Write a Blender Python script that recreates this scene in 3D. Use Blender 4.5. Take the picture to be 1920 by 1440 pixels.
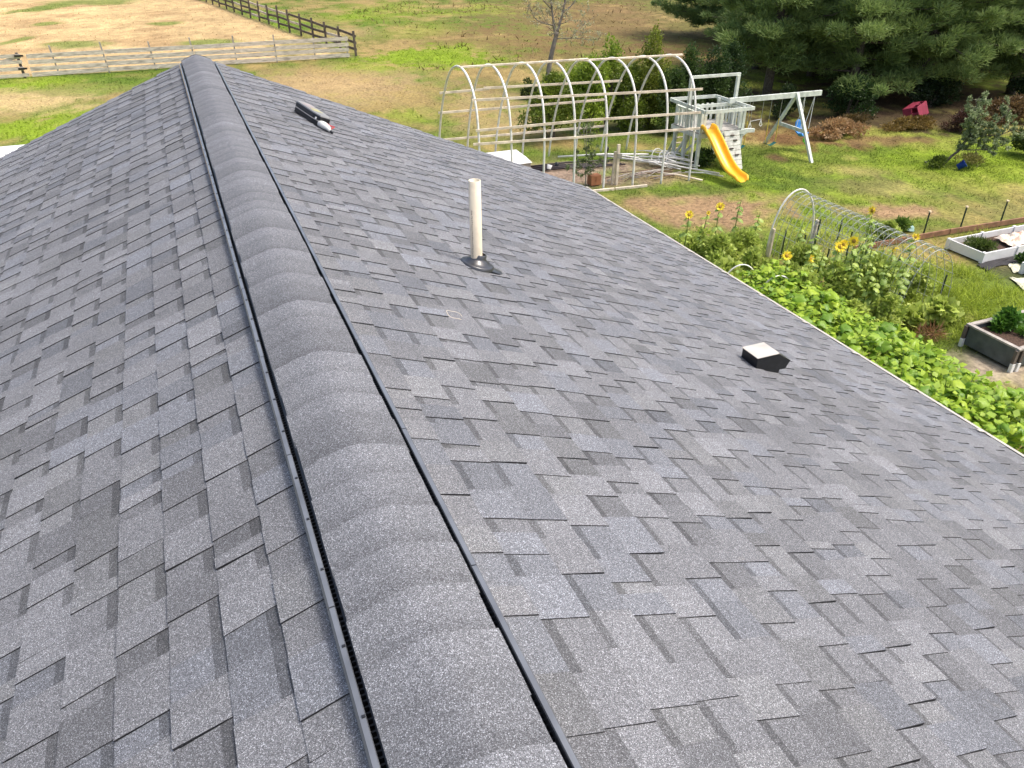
import bpy, bmesh, math, random
import numpy as np
from mathutils import Vector, Matrix

random.seed(7)
RNG = np.random.default_rng(11)
for o in list(bpy.data.objects):
    bpy.data.objects.remove(o)
scene = bpy.context.scene
COL = scene.collection

# ------------------------------------------------------------------ camera
CAM_LOC = (-0.2565, 0.0, 7.6)
PITCH = math.radians(31.654)
YAW = math.radians(22.54)
FPX = 1442.0 / 1920.0
cam_data = bpy.data.cameras.new('camera')
cam_data.sensor_width = 36.0
cam_data.lens = 36.0 * FPX
cam_data.clip_start = 0.05
cam_data.clip_end = 6000
camera = bpy.data.objects.new('camera', cam_data)
camera.location = CAM_LOC
camera.rotation_euler = (math.pi / 2 - PITCH, 0, -YAW)
COL.objects.link(camera)
scene.camera = camera

# ------------------------------------------------------------------ sky, sun, exposure
SUN_DIR = Vector((0.44, -0.22, 1.0)).normalized()      # towards the sun
world = bpy.data.worlds.new('World')
scene.world = world
world.use_nodes = True
wn = world.node_tree
bg = wn.nodes['Background']
sky = wn.nodes.new('ShaderNodeTexSky')
sky.sky_type = 'NISHITA'
sky.sun_disc = False
sky.sun_elevation = math.asin(SUN_DIR.z)
sky.sun_rotation = math.atan2(SUN_DIR.x, SUN_DIR.y)
sky.air_density = 1.0
sky.dust_density = 6.0
sky.ozone_density = 1.0
wn.links.new(sky.outputs[0], bg.inputs[0])
bg.inputs[1].default_value = 0.15
sun_data = bpy.data.lights.new('sun', 'SUN')
sun_data.energy = 1.3
sun_data.angle = math.radians(10)
sun_data.color = (1.0, 0.965, 0.92)
sun = bpy.data.objects.new('sun', sun_data)
sun.rotation_euler = (-SUN_DIR).to_track_quat('-Z', 'Y').to_euler()
sun.location = (0, 0, 40)
COL.objects.link(sun)
scene.view_settings.view_transform = 'Standard'
scene.view_settings.look = 'None'
scene.view_settings.gamma = 1.0
scene.view_settings.use_curve_mapping = False
scene.view_settings.exposure = 0.82


# ------------------------------------------------------------------ helpers
def at(px, py, z=0.0):
    """world point at height z seen at photo pixel (px, py) of 1920 x 1440"""
    x = (px - 960) / 1442.0
    y = (720 - py) / 1442.0
    cp, sp = math.cos(PITCH), math.sin(PITCH)
    fwd = cp + y * sp
    up = -sp + y * cp
    t = (z - CAM_LOC[2]) / up
    cy, sy = math.cos(YAW), math.sin(YAW)
    X = x * cy + fwd * sy
    Y = -x * sy + fwd * cy
    return Vector((CAM_LOC[0] + X * t, CAM_LOC[1] + Y * t, z))


def project(p):
    v = np.asarray(p, float) - np.array(CAM_LOC)
    cy, sy = math.cos(YAW), math.sin(YAW)
    cp, sp = math.cos(PITCH), math.sin(PITCH)
    r = v[..., 0] * cy - v[..., 1] * sy
    f = v[..., 0] * sy + v[..., 1] * cy
    d = f * cp - v[..., 2] * sp
    u = f * sp + v[..., 2] * cp
    return 960 + 1442 * r / d, 720 - 1442 * u / d, d


def nodes_of(m):
    m.use_nodes = True
    return m.node_tree, m.node_tree.nodes, m.node_tree.links


def mat(name, col=(0.5, 0.5, 0.5), rough=0.6, var=0.15, vscale=6.0, bump=0.0, bscale=40.0, attr=False,
        metallic=0.0, spec=0.4, transl=0.0, stretch=None, dirt=None, dirt_amt=0.0, dirt_scale=2.0):
    m = bpy.data.materials.new(name)
    nt, N, L = nodes_of(m)
    b = N['Principled BSDF']
    b.inputs['Roughness'].default_value = rough
    b.inputs['Metallic'].default_value = metallic
    b.inputs['Specular IOR Level'].default_value = spec
    tc = N.new('ShaderNodeTexCoord')
    co = tc.outputs['Object']
    if stretch:
        mp = N.new('ShaderNodeMapping')
        mp.inputs['Scale'].default_value = stretch
        L.new(co, mp.inputs[0])
        co = mp.outputs[0]
    nz = N.new('ShaderNodeTexNoise')
    nz.inputs['Scale'].default_value = vscale
    nz.inputs['Detail'].default_value = 5
    L.new(co, nz.inputs['Vector'])
    mr = N.new('ShaderNodeMapRange')
    mr.inputs[1].default_value = 0.3
    mr.inputs[2].default_value = 0.7
    mr.inputs[3].default_value = 1 - var
    mr.inputs[4].default_value = 1 + var
    L.new(nz.outputs[0], mr.inputs[0])
    mx = N.new('ShaderNodeVectorMath')
    mx.operation = 'SCALE'
    if attr:
        a = N.new('ShaderNodeAttribute')
        a.attribute_name = 'Col'
        L.new(a.outputs['Color'], mx.inputs[0])
    else:
        mx.inputs[0].default_value = col
    L.new(mr.outputs[0], mx.inputs['Scale'])
    csock = mx.outputs[0]
    if dirt:
        n2 = N.new('ShaderNodeTexNoise')
        n2.inputs['Scale'].default_value = dirt_scale
        n2.inputs['Detail'].default_value = 6
        L.new(co, n2.inputs['Vector'])
        r2 = N.new('ShaderNodeMapRange')
        r2.inputs[1].default_value = 0.5
        r2.inputs[2].default_value = 0.68
        r2.inputs[3].default_value = 0
        r2.inputs[4].default_value = dirt_amt
        L.new(n2.outputs[0], r2.inputs[0])
        mm = N.new('ShaderNodeMix')
        mm.data_type = 'RGBA'
        L.new(r2.outputs[0], mm.inputs['Factor'])
        L.new(csock, mm.inputs[6])
        mm.inputs[7].default_value = (*dirt, 1)
        csock = mm.outputs[2]
    L.new(csock, b.inputs['Base Color'])
    if bump > 0:
        n3 = N.new('ShaderNodeTexNoise')
        n3.inputs['Scale'].default_value = bscale
        n3.inputs['Detail'].default_value = 4
        L.new(co, n3.inputs['Vector'])
        bp = N.new('ShaderNodeBump')
        bp.inputs['Strength'].default_value = 0.8
        bp.inputs['Distance'].default_value = bump
        L.new(n3.outputs[0], bp.inputs['Height'])
        L.new(bp.outputs[0], b.inputs['Normal'])
    if transl > 0:
        t = N.new('ShaderNodeBsdfTranslucent')
        L.new(csock, t.inputs['Color'])
        ms = N.new('ShaderNodeMixShader')
        ms.inputs[0].default_value = transl
        L.new(b.outputs[0], ms.inputs[1])
        L.new(t.outputs[0], ms.inputs[2])
        L.new(ms.outputs[0], N['Material Output'].inputs[0])
    return m


def shingle_mat(name, gain=1.0):
    m = bpy.data.materials.new(name)
    nt, N, L = nodes_of(m)
    b = N['Principled BSDF']
    b.inputs['Roughness'].default_value = 0.82
    b.inputs['Specular IOR Level'].default_value = 0.35
    g = N.new('ShaderNodeNewGeometry')
    a = N.new('ShaderNodeAttribute')
    a.attribute_name = 'Col'
    # granules: sharp cell noise of light and dark stones
    v = N.new('ShaderNodeTexVoronoi')
    v.inputs['Scale'].default_value = 620
    L.new(g.outputs['Position'], v.inputs['Vector'])
    sep = N.new('ShaderNodeSeparateColor')
    L.new(v.outputs['Color'], sep.inputs[0])
    cr = N.new('ShaderNodeValToRGB')
    e = cr.color_ramp.elements
    e[0].position, e[0].color = 0.0, (0.42, 0.42, 0.43, 1)
    e[1].position, e[1].color = 1.0, (3.1, 3.1, 3.15, 1)
    for p, c in ((0.3, 0.62), (0.62, 0.95), (0.82, 1.3), (0.93, 1.9)):
        k = cr.color_ramp.elements.new(p)
        k.color = (c, c, c * 1.01, 1)
    L.new(sep.outputs[0], cr.inputs[0])
    # coarser clumps of granules
    n = N.new('ShaderNodeTexNoise')
    n.inputs['Scale'].default_value = 120
    n.inputs['Detail'].default_value = 4
    n.inputs['Roughness'].default_value = 0.75
    L.new(g.outputs['Position'], n.inputs['Vector'])
    r1 = N.new('ShaderNodeMapRange')
    r1.inputs[1].default_value, r1.inputs[2].default_value = 0.3, 0.7
    r1.inputs[3].default_value, r1.inputs[4].default_value = 0.84, 1.16
    L.new(n.outputs[0], r1.inputs[0])
    # broad weathering
    n2 = N.new('ShaderNodeTexNoise')
    n2.inputs['Scale'].default_value = 1.6
    n2.inputs['Detail'].default_value = 5
    L.new(g.outputs['Position'], n2.inputs['Vector'])
    r2 = N.new('ShaderNodeMapRange')
    r2.inputs[1].default_value, r2.inputs[2].default_value = 0.3, 0.7
    r2.inputs[3].default_value, r2.inputs[4].default_value = 0.9 * gain, 1.1 * gain
    L.new(n2.outputs[0], r2.inputs[0])
    m1 = N.new('ShaderNodeMath'); m1.operation = 'MULTIPLY'
    L.new(r1.outputs[0], m1.inputs[0]); L.new(r2.outputs[0], m1.inputs[1])
    x1 = N.new('ShaderNodeVectorMath'); x1.operation = 'MULTIPLY'
    L.new(a.outputs['Color'], x1.inputs[0]); L.new(cr.outputs[0], x1.inputs[1])
    x2 = N.new('ShaderNodeVectorMath'); x2.operation = 'SCALE'
    L.new(x1.outputs[0], x2.inputs[0]); L.new(m1.outputs[0], x2.inputs['Scale'])
    # warm dusting of lichen / rust tone in patches
    n4 = N.new('ShaderNodeTexNoise')
    n4.inputs['Scale'].default_value = 3.1
    n4.inputs['Detail'].default_value = 6
    L.new(g.outputs['Position'], n4.inputs['Vector'])
    r4 = N.new('ShaderNodeMapRange')
    r4.inputs[1].default_value, r4.inputs[2].default_value = 0.58, 0.75
    r4.inputs[3].default_value, r4.inputs[4].default_value = 0.0, 0.15
    L.new(n4.outputs[0], r4.inputs[0])
    tint = N.new('ShaderNodeMix'); tint.data_type = 'RGBA'; tint.blend_type = 'MULTIPLY'
    L.new(r4.outputs[0], tint.inputs['Factor'])
    L.new(x2.outputs[0], tint.inputs[6])
    tint.inputs[7].default_value = (1.0, 0.97, 0.88, 1)
    # scuffed spots and rubbed granules
    n5 = N.new('ShaderNodeTexNoise')
    n5.inputs['Scale'].default_value = 7.5
    n5.inputs['Detail'].default_value = 8
    n5.inputs['Roughness'].default_value = 0.7
    L.new(g.outputs['Position'], n5.inputs['Vector'])
    r5 = N.new('ShaderNodeMapRange')
    r5.inputs[1].default_value, r5.inputs[2].default_value = 0.68, 0.78
    r5.inputs[3].default_value, r5.inputs[4].default_value = 0.0, 0.4
    L.new(n5.outputs[0], r5.inputs[0])
    sc = N.new('ShaderNodeMix'); sc.data_type = 'RGBA'
    L.new(r5.outputs[0], sc.inputs['Factor'])
    L.new(tint.outputs[2], sc.inputs[6])
    sc.inputs[7].default_value = (0.33, 0.31, 0.28, 1)
    L.new(sc.outputs[2], b.inputs['Base Color'])
    bp = N.new('ShaderNodeBump')
    bp.inputs['Strength'].default_value = 0.6
    bp.inputs['Distance'].default_value = 0.0012
    L.new(sep.outputs[1], bp.inputs['Height'])
    L.new(bp.outputs[0], b.inputs['Normal'])
    return m


def mesh_arrays(name, verts, faces, cols=None, smooth=False):
    """verts (n,3); faces list of tuples or (m,k) array"""
    me = bpy.data.meshes.new(name)
    verts = np.asarray(verts, np.float32)
    if isinstance(faces, np.ndarray):
        m, k = faces.shape
        me.vertices.add(len(verts))
        me.vertices.foreach_set('co', verts.ravel())
        me.loops.add(m * k)
        me.loops.foreach_set('vertex_index', faces.astype(np.int32).ravel())
        me.polygons.add(m)
        me.polygons.foreach_set('loop_start', np.arange(0, m * k, k, dtype=np.int32))
        me.polygons.foreach_set('loop_total', np.full(m, k, np.int32))
        me.update(calc_edges=True)
    else:
        me.from_pydata([tuple(v) for v in verts], [], faces)
        me.update()
    if cols is not None:
        cols = np.asarray(cols, np.float32)
        if cols.shape[1] == 3:
            cols = np.hstack([cols, np.ones((len(cols), 1), np.float32)])
        a = me.attributes.new('Col', 'FLOAT_COLOR', 'POINT')
        a.data.foreach_set('color', cols.ravel())
    if smooth:
        me.polygons.foreach_set('use_smooth', np.ones(len(me.polygons), bool))
    return me


def tag(o, label=None, cat=None, group=None, kind=None):
    if label: o['label'] = label
    if cat: o['category'] = cat
    if group: o['group'] = group
    if kind: o['kind'] = kind
    return o


def link(name, me, m, parent=None, loc=None):
    o = bpy.data.objects.new(name, me)
    if m is not None and me is not None and len(me.materials) == 0:
        me.materials.append(m)
    COL.objects.link(o)
    if parent is not None:
        o.parent = parent
    if loc is not None:
        o.location = loc
    return o


def thing(name, loc, label, cat, group=None, rotz=0.0):
    o = bpy.data.objects.new(name, None)
    o.empty_display_size = 0.2
    o.location = loc
    o.rotation_euler = (0, 0, rotz)
    COL.objects.link(o)
    return tag(o, label, cat, group)


class MB:
    """collects shapes (world coordinates) for one mesh"""
    def __init__(s):
        s.v, s.f, s.c = [], [], []
        s.col = (1, 1, 1)

    def add(s, verts, faces, col=None):
        n = len(s.v)
        s.v += [tuple(v) for v in verts]
        s.f += [tuple(i + n for i in f) for f in faces]
        s.c += [col or s.col] * len(verts)
        return s

    def quad(s, a, b, c, d, col=None):
        return s.add([a, b, c, d], [(0, 1, 2, 3)], col)

    def box(s, lo, hi, col=None):
        x0, y0, z0 = lo; x1, y1, z1 = hi
        return s.add([(x0, y0, z0), (x1, y0, z0), (x1, y1, z0), (x0, y1, z0), (x0, y0, z1), (x1, y0, z1), (x1, y1, z1), (x0, y1, z1)],
                     [(0, 3, 2, 1), (4, 5, 6, 7), (0, 1, 5, 4), (1, 2, 6, 5), (2, 3, 7, 6), (3, 0, 4, 7)], col)

    def beam(s, p, q, w, h, upv=(0, 0, 1), col=None, taper=1.0):
        p, q = Vector(p), Vector(q)
        d = (q - p).normalized()
        u = Vector(upv)
        if abs(d.dot(u)) > 0.98:
            u = Vector((0, 1, 0))
        r = d.cross(u).normalized()
        u = r.cross(d).normalized()
        vs = []
        for e, k in ((p, 1.0), (q, taper)):
            for a, b in ((-1, -1), (1, -1), (1, 1), (-1, 1)):
                vs.append(e + r * (a * w * k / 2) + u * (b * h * k / 2))
        return s.add(vs, [(0, 1, 2, 3), (7, 6, 5, 4), (0, 4, 5, 1), (1, 5, 6, 2), (2, 6, 7, 3), (3, 7, 4, 0)], col)

    def tube(s, pts, rad, seg=8, col=None, caps=True):
        pts = [Vector(p) for p in pts]
        n = len(pts)
        if not hasattr(rad, '__len__'):
            rad = [rad] * n
        vs, fs = [], []
        prev = None
        for i, p in enumerate(pts):
            d = (pts[min(i + 1, n - 1)] - pts[max(i - 1, 0)]).normalized()
            if prev is None:
                u = Vector((0, 0, 1)) if abs(d.z) < 0.9 else Vector((1, 0, 0))
            else:
                u = prev
            r = d.cross(u).normalized()
            u = r.cross(d).normalized()
            prev = u
            for k in range(seg):
                a = 2 * math.pi * k / seg
                vs.append(p + (r * math.cos(a) + u * math.sin(a)) * rad[i])
        for i in range(n - 1):
            for k in range(seg):
                k2 = (k + 1) % seg
                fs.append((i * seg + k, i * seg + k2, (i + 1) * seg + k2, (i + 1) * seg + k))
        if caps:
            fs.append(tuple(range(seg - 1, -1, -1)))
            fs.append(tuple((n - 1) * seg + k for k in range(seg)))
        return s.add(vs, fs, col)

    def lathe(s, prof, centre, axis=(0, 0, 1), seg=20, col=None):
        c = Vector(centre)
        ax = Vector(axis).normalized()
        u = Vector((1, 0, 0)) if abs(ax.x) < 0.9 else Vector((0, 1, 0))
        r = ax.cross(u).normalized()
        u = r.cross(ax).normalized()
        vs, fs = [], []
        for (rr, z) in prof:
            for k in range(seg):
                a = 2 * math.pi * k / seg
                vs.append(c + ax * z + (r * math.cos(a) + u * math.sin(a)) * rr)
        for i in range(len(prof) - 1):
            for k in range(seg):
                k2 = (k + 1) % seg
                fs.append((i * seg + k, i * seg + k2, (i + 1) * seg + k2, (i + 1) * seg + k))
        return s.add(vs, fs, col)

    def build(s, name, m, parent=None, smooth=False, cols=False, bevel=0.0):
        off = np.array(parent_origin(parent))
        v = np.array(s.v, float) - off
        me = mesh_arrays(name, v, s.f, s.c if cols else None, smooth)
        if bevel > 0:
            bm = bmesh.new(); bm.from_mesh(me)
            bmesh.ops.remove_doubles(bm, verts=bm.verts, dist=1e-5)
            bmesh.ops.bevel(bm, geom=list(bm.edges), offset=bevel, segments=2, affect='EDGES', profile=0.6)
            bm.to_mesh(me); bm.free()
        return link(name, me, m, parent)


def parent_origin(p):
    o = Vector((0, 0, 0))
    while p is not None:
        o = o + p.location
        p = p.parent
    return tuple(o)


def solo(mb, name, m, loc, label, cat, group=None, smooth=False, bevel=0.0, cols=False, kind=None):
    """a thing that is one mesh, origin at loc"""
    v = np.array(mb.v, float) - np.array(loc)
    me = mesh_arrays(name, v, mb.f, mb.c if cols else None, smooth)
    if bevel > 0:
        bm = bmesh.new(); bm.from_mesh(me)
        bmesh.ops.bevel(bm, geom=list(bm.edges), offset=bevel, segments=2, affect='EDGES', profile=0.6)
        bm.to_mesh(me); bm.free()
    o = link(name, me, m, None, loc)
    return tag(o, label, cat, group, kind)


def part_arrays(name, verts, faces, cols, m, parent, smooth=False):
    v = np.asarray(verts, float) - np.array(parent_origin(parent))
    return link(name, mesh_arrays(name, v, faces, cols, smooth), m, parent)


def unit(v):
    return v / np.maximum(np.linalg.norm(v, axis=-1, keepdims=True), 1e-9)


def rand_dirs(n, rng=RNG):
    return unit(rng.normal(size=(n, 3)))


def leaf_quads(P, D, S, length, width, cb, ct):
    """kite shaped leaves: base P, direction D, side S. returns verts, faces, cols"""
    n = len(P)
    length = np.broadcast_to(np.asarray(length, float), (n,))[:, None]
    width = np.broadcast_to(np.asarray(width, float), (n,))[:, None]
    S = unit(S - D * np.sum(S * D, 1, keepdims=True))
    Nn = np.cross(D, S)
    a = P
    mid = P + D * length * 0.45 + Nn * length * 0.06
    b = mid + S * width * 0.5
    c = P + D * length
    d = mid - S * width * 0.5
    V = np.stack([a, b, c, d], 1).reshape(-1, 3)
    F = np.arange(4 * n).reshape(n, 4)
    C = np.stack([cb, (cb + ct) / 2, ct, (cb + ct) / 2], 1).reshape(-1, 3)
    return V, F, C


def blade_tris(P, D, S, length, width, cb, ct):
    n = len(P)
    length = np.broadcast_to(np.asarray(length, float), (n,))[:, None]
    width = np.broadcast_to(np.asarray(width, float), (n,))[:, None]
    S = unit(S - D * np.sum(S * D, 1, keepdims=True))
    V = np.stack([P - S * width / 2, P + S * width / 2, P + D * length], 1).reshape(-1, 3)
    F = np.arange(3 * n).reshape(n, 3)
    C = np.stack([cb, cb, ct], 1).reshape(-1, 3)
    return V, F, C


def join_arrays(parts):
    V, F, C, n = [], [], [], 0
    for v, f, c in parts:
        V.append(v); F.append(f + n); C.append(c); n += len(v)
    return np.concatenate(V), np.concatenate(F), np.concatenate(C)


def vnoise(x, y, seed=0):
    xi, yi = np.floor(x), np.floor(y)
    fx, fy = x - xi, y - yi
    fx = fx * fx * (3 - 2 * fx); fy = fy * fy * (3 - 2 * fy)
    def h(a, b):
        v = np.sin(a * 127.1 + b * 311.7 + seed * 74.7) * 43758.5453
        return v - np.floor(v)
    return (h(xi, yi) * (1 - fx) + h(xi + 1, yi) * fx) * (1 - fy) + (h(xi, yi + 1) * (1 - fx) + h(xi + 1, yi + 1) * fx) * fy


def fbm(x, y, seed=0, oct=4):
    s, a, t = 0, 1.0, 0
    for i in range(oct):
        s = s + a * vnoise(x * 2 ** i + 17.3 * i, y * 2 ** i - 9.1 * i, seed + i)
        t += a; a *= 0.55
    return s / t


def sstep(a, b, x):
    t = np.clip((x - a) / (b - a), 0, 1)
    return t * t * (3 - 2 * t)


# ------------------------------------------------------------------ materials
M = {}
M['shingle'] = shingle_mat('asphalt_shingle')
M['black_plastic'] = mat('black_plastic', (0.012, 0.013, 0.016), 0.38, 0.3, 30, spec=0.5)
M['rail'] = mat('vent_rail_plastic', (0.12, 0.13, 0.145), 0.18, 0.25, 8, spec=1.0)
M['rubber'] = mat('black_rubber', (0.038, 0.04, 0.046), 0.3, 0.25, 25, spec=0.7)
M['pvc_old'] = mat('yellowed_pvc', (0.66, 0.58, 0.44), 0.45, 0.08, 12, dirt=(0.4, 0.33, 0.24), dirt_amt=0.2, dirt_scale=22)
M['pvc'] = mat('white_pvc', (0.78, 0.77, 0.72), 0.4, 0.1, 6, dirt=(0.4, 0.36, 0.3), dirt_amt=0.4, dirt_scale=5)
M['gutter'] = mat('cream_aluminium', (0.5, 0.47, 0.41), 0.5, 0.12, 6, dirt=(0.3, 0.26, 0.2), dirt_amt=0.4, dirt_scale=6)
M['sheet_metal'] = mat('weathered_sheet_metal', (0.5, 0.47, 0.42), 0.45, 0.14, 12, metallic=0.0, spec=0.6, dirt=(0.42, 0.38, 0.32), dirt_amt=0.4, dirt_scale=9)
M['siding'] = mat('siding', (0.62, 0.6, 0.55), 0.55, 0.05, 3)
M['grey_board'] = mat('weathered_white_board', (0.6, 0.54, 0.46), 0.8, 0.28, 3.0, bump=0.004, bscale=18, stretch=(1, 1, 6), dirt=(0.24, 0.2, 0.16), dirt_amt=0.75, dirt_scale=1.6)
M['dark_wood'] = mat('dark_weathered_wood', (0.11, 0.09, 0.075), 0.85, 0.4, 5, bump=0.004, bscale=20)
M['pale_wood'] = mat('pale_weathered_wood', (0.74, 0.64, 0.5), 0.8, 0.22, 4, bump=0.003, bscale=20, dirt=(0.3, 0.24, 0.18), dirt_amt=0.5, dirt_scale=2.5)
M['play_wood'] = mat('faded_green_white_paint', (0.64, 0.68, 0.61), 0.75, 0.16, 5, bump=0.002, bscale=30, dirt=(0.33, 0.36, 0.33), dirt_amt=0.6, dirt_scale=4)
M['deck_wood'] = mat('grey_deck_wood', (0.4, 0.38, 0.34), 0.85, 0.3, 5, bump=0.003, bscale=25)
M['wall_wood'] = mat('peeling_pale_board', (0.56, 0.57, 0.5), 0.85, 0.15, 6, bump=0.003, bscale=20, dirt=(0.2, 0.17, 0.14), dirt_amt=0.55, dirt_scale=5)
M['yellow'] = mat('yellow_plastic', (0.86, 0.47, 0.012), 0.36, 0.07, 2.5, spec=0.5, dirt=(0.62, 0.36, 0.06), dirt_amt=0.35, dirt_scale=2.2)
M['blue'] = mat('blue_plastic', (0.06, 0.27, 0.68), 0.35, 0.06, 4)
M['deep_blue'] = mat('deep_blue_plastic', (0.01, 0.05, 0.4), 0.35, 0.1, 6)
M['lime_plastic'] = mat('lime_plastic', (0.16, 0.55, 0.05), 0.35, 0.06, 4)
M['green_belt'] = mat('green_swing_belt', (0.012, 0.12, 0.11), 0.45, 0.15, 8)
M['teal'] = mat('pale_teal_plastic', (0.22, 0.36, 0.32), 0.4, 0.12, 6)
M['rope'] = mat('yellow_rope', (0.62, 0.48, 0.08), 0.7, 0.2, 20)
M['chain'] = mat('galvanised_chain', (0.42, 0.42, 0.4), 0.45, 0.2, 40, metallic=0.6)
M['white_plastic'] = mat('white_vinyl', (0.78, 0.78, 0.76), 0.42, 0.05, 4, dirt=(0.5, 0.52, 0.42), dirt_amt=0.35, dirt_scale=3)
M['red'] = mat('faded_red_plastic', (0.27, 0.03, 0.06), 0.55, 0.2, 5)
M['grey_panel'] = mat('grey_plastic_panel', (0.2, 0.21, 0.21), 0.5, 0.15, 5)
M['soil'] = mat('dark_soil', (0.075, 0.045, 0.03), 0.95, 0.5, 22, bump=0.03, bscale=30)
M['bark'] = mat('bark', (0.12, 0.1, 0.08), 0.9, 0.4, 14, bump=0.01, bscale=30)
M['pale_bark'] = mat('pale_bark', (0.34, 0.31, 0.27), 0.9, 0.3, 12, bump=0.006, bscale=30)
M['bare_bark'] = mat('bare_tree_bark', (0.22, 0.19, 0.165), 0.9, 0.35, 5, bump=0.006, bscale=30)
M['twig'] = mat('twig', (0.16, 0.1, 0.08), 0.9, 0.3, 12)
M['stem'] = mat('green_stem', (0.16, 0.22, 0.05), 0.6, 0.2, 12)
M['leaf'] = mat('leaf', attr=True, rough=0.5, var=0.16, vscale=3, spec=0.4, transl=0.38)
M['needle'] = mat('needles', attr=True, rough=0.55, var=0.2, vscale=1.5, spec=0.3, transl=0.3)
M['grass'] = mat('grass_blades', attr=True, rough=0.65, var=0.15, vscale=2, spec=0.25, transl=0.2)
M['big_leaf'] = mat('broad_leaf', attr=True, rough=0.42, var=0.14, vscale=7, spec=0.45, transl=0.36, bump=0.006, bscale=25)
M['petal'] = mat('yellow_petal', (0.9, 0.7, 0.04), 0.55, 0.12, 20, transl=0.2)
M['seed_disc'] = mat('seed_disc', (0.36, 0.22, 0.03), 0.8, 0.4, 60, bump=0.006, bscale=90)
M['wire'] = mat('galvanised_wire', (0.5, 0.52, 0.5), 0.4, 0.15, 20, metallic=0.5)
M['post_green'] = mat('dark_green_steel', (0.02, 0.035, 0.025), 0.5, 0.2, 20)
M['terracotta'] = mat('terracotta', (0.36, 0.15, 0.07), 0.8, 0.2, 10)
M['cream_cap'] = mat('cream_plastic_cap', (0.75, 0.6, 0.4), 0.5, 0.05, 6)
M['dark_pipe'] = mat('dark_poly_pipe', (0.03, 0.022, 0.024), 0.5, 0.3, 12)
M['grey_metal'] = mat('dark_galvanised_metal', (0.1, 0.115, 0.125), 0.5, 0.25, 6, metallic=0.3)
M['grey_cap'] = mat('grey_weathered_cap_board', (0.36, 0.33, 0.29), 0.8, 0.25, 8, bump=0.003, bscale=30)
M['paper'] = mat('crumpled_paper', (0.72, 0.62, 0.5), 0.7, 0.12, 4, dirt=(0.6, 0.2, 0.08), dirt_amt=0.8, dirt_scale=2.4)
M['cream_sheet'] = mat('cream_sheet', (0.66, 0.64, 0.46), 0.7, 0.15, 6, dirt=(0.3, 0.32, 0.15), dirt_amt=0.5, dirt_scale=4)
M['black_fabric'] = mat('black_weed_fabric', (0.03, 0.028, 0.03), 0.8, 0.3, 14, bump=0.01, bscale=20)
M['sticker'] = mat('printed_lid', (0.24, 0.24, 0.24), 0.35, 0.06, 10)
M['yellow_print'] = mat('yellow_label', (0.46, 0.44, 0.2), 0.4, 0.1, 20)
M['red_print'] = mat('red_label', (0.36, 0.3, 0.29), 0.4, 0.2, 20)
M['red_wire'] = mat('red_cord', (0.55, 0.08, 0.08), 0.5, 0.1, 20)
M['rust_board'] = mat('rusty_edging_board', (0.26, 0.14, 0.08), 0.85, 0.3, 6, bump=0.003, bscale=25)

# ------------------------------------------------------------------ ground
FWD = np.array([math.sin(YAW), math.cos(YAW)])
RGT = np.array([math.cos(YAW), -math.sin(YAW)])
PATCHES = []


def patch(px, py, dx, dy, col, k=1.0, soft=0.5):
    c = at(px, py); r = (at(px + dx, py) - at(px - dx, py)).length / 2
    q = (at(px, py - dy) - at(px, py + dy)).length / 2
    PATCHES.append((c.x, c.y, r, q, np.array(col), k, soft))


TAN = (0.42, 0.3, 0.155); LIME = (0.215, 0.3, 0.028); GREEN = (0.105, 0.165, 0.022); BROWN = (0.2, 0.128, 0.062)
DIRT = (0.32, 0.215, 0.12); GRAVEL = (0.33, 0.25, 0.185); DGREEN = (0.07, 0.115, 0.02); STRAW = (0.56, 0.41, 0.21)
patch(1150, 40, 270, 70, BROWN, 0.82, 0.8); patch(1260, 105, 130, 22, BROWN, 0.8); patch(900, 75, 200, 30, (0.26, 0.165, 0.075), 0.5, 0.8)
patch(1180, 150, 200, 45, GREEN, 0.5, 0.7); patch(1330, 40, 110, 40, (0.13, 0.13, 0.035), 0.6)
patch(800, 108, 130, 22, LIME, 1.0, 0.35); patch(700, 125, 90, 14, LIME, 0.7); patch(860, 95, 60, 14, LIME, 0.8)
patch(620, 80, 110, 30, GREEN, 0.4); patch(720, 20, 90, 18, LIME, 0.5); patch(780, 55, 70, 16, LIME, 0.35)
patch(640, 60, 60, 12, TAN, 0.5); patch(620, 160, 200, 35, TAN, 0.8, 0.7); patch(760, 215, 60, 15, LIME, 0.6)
patch(880, 260, 150, 25, GREEN, 0.6); patch(960, 230, 100, 30, TAN, 0.5); patch(900, 190, 70, 25, TAN, 0.6)
patch(60, 240, 150, 28, LIME, 1.0, 0.4); patch(200, 215, 160, 18, LIME, 0.6); patch(70, 158, 70, 10, LIME, 0.8); patch(30, 190, 160, 26, STRAW, 0.8, 0.7)
patch(180, 165, 140, 10, (0.2, 0.24, 0.05), 0.6)
patch(1340, 395, 150, 36, DIRT, 1.0, 0.5); patch(1240, 385, 90, 30, DIRT, 0.9); patch(1700, 395, 95, 14, DIRT, 1.0, 0.5); patch(1620, 390, 80, 10, DIRT, 0.6)
patch(1650, 350, 110, 16, TAN, 0.55, 0.7); patch(1480, 370, 100, 12, TAN, 0.3); patch(1600, 320, 60, 9, TAN, 0.35); patch(1880, 395, 70, 18, (0.2, 0.19, 0.07), 0.5)
patch(1430, 300, 70, 40, GREEN, 0.7); patch(1700, 295, 140, 18, LIME, 0.7); patch(1870, 320, 100, 26, LIME, 0.7)
patch(1550, 280, 120, 22, GREEN, 0.6); patch(1560, 345, 130, 18, DGREEN, 0.5)
patch(1480, 257, 110, 18, (0.16, 0.085, 0.04), 0.9, 0.5); patch(1455, 293, 24, 7, (0.14, 0.085, 0.045), 0.9); patch(1640, 262, 120, 8, (0.2, 0.13, 0.06), 0.9)
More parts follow.
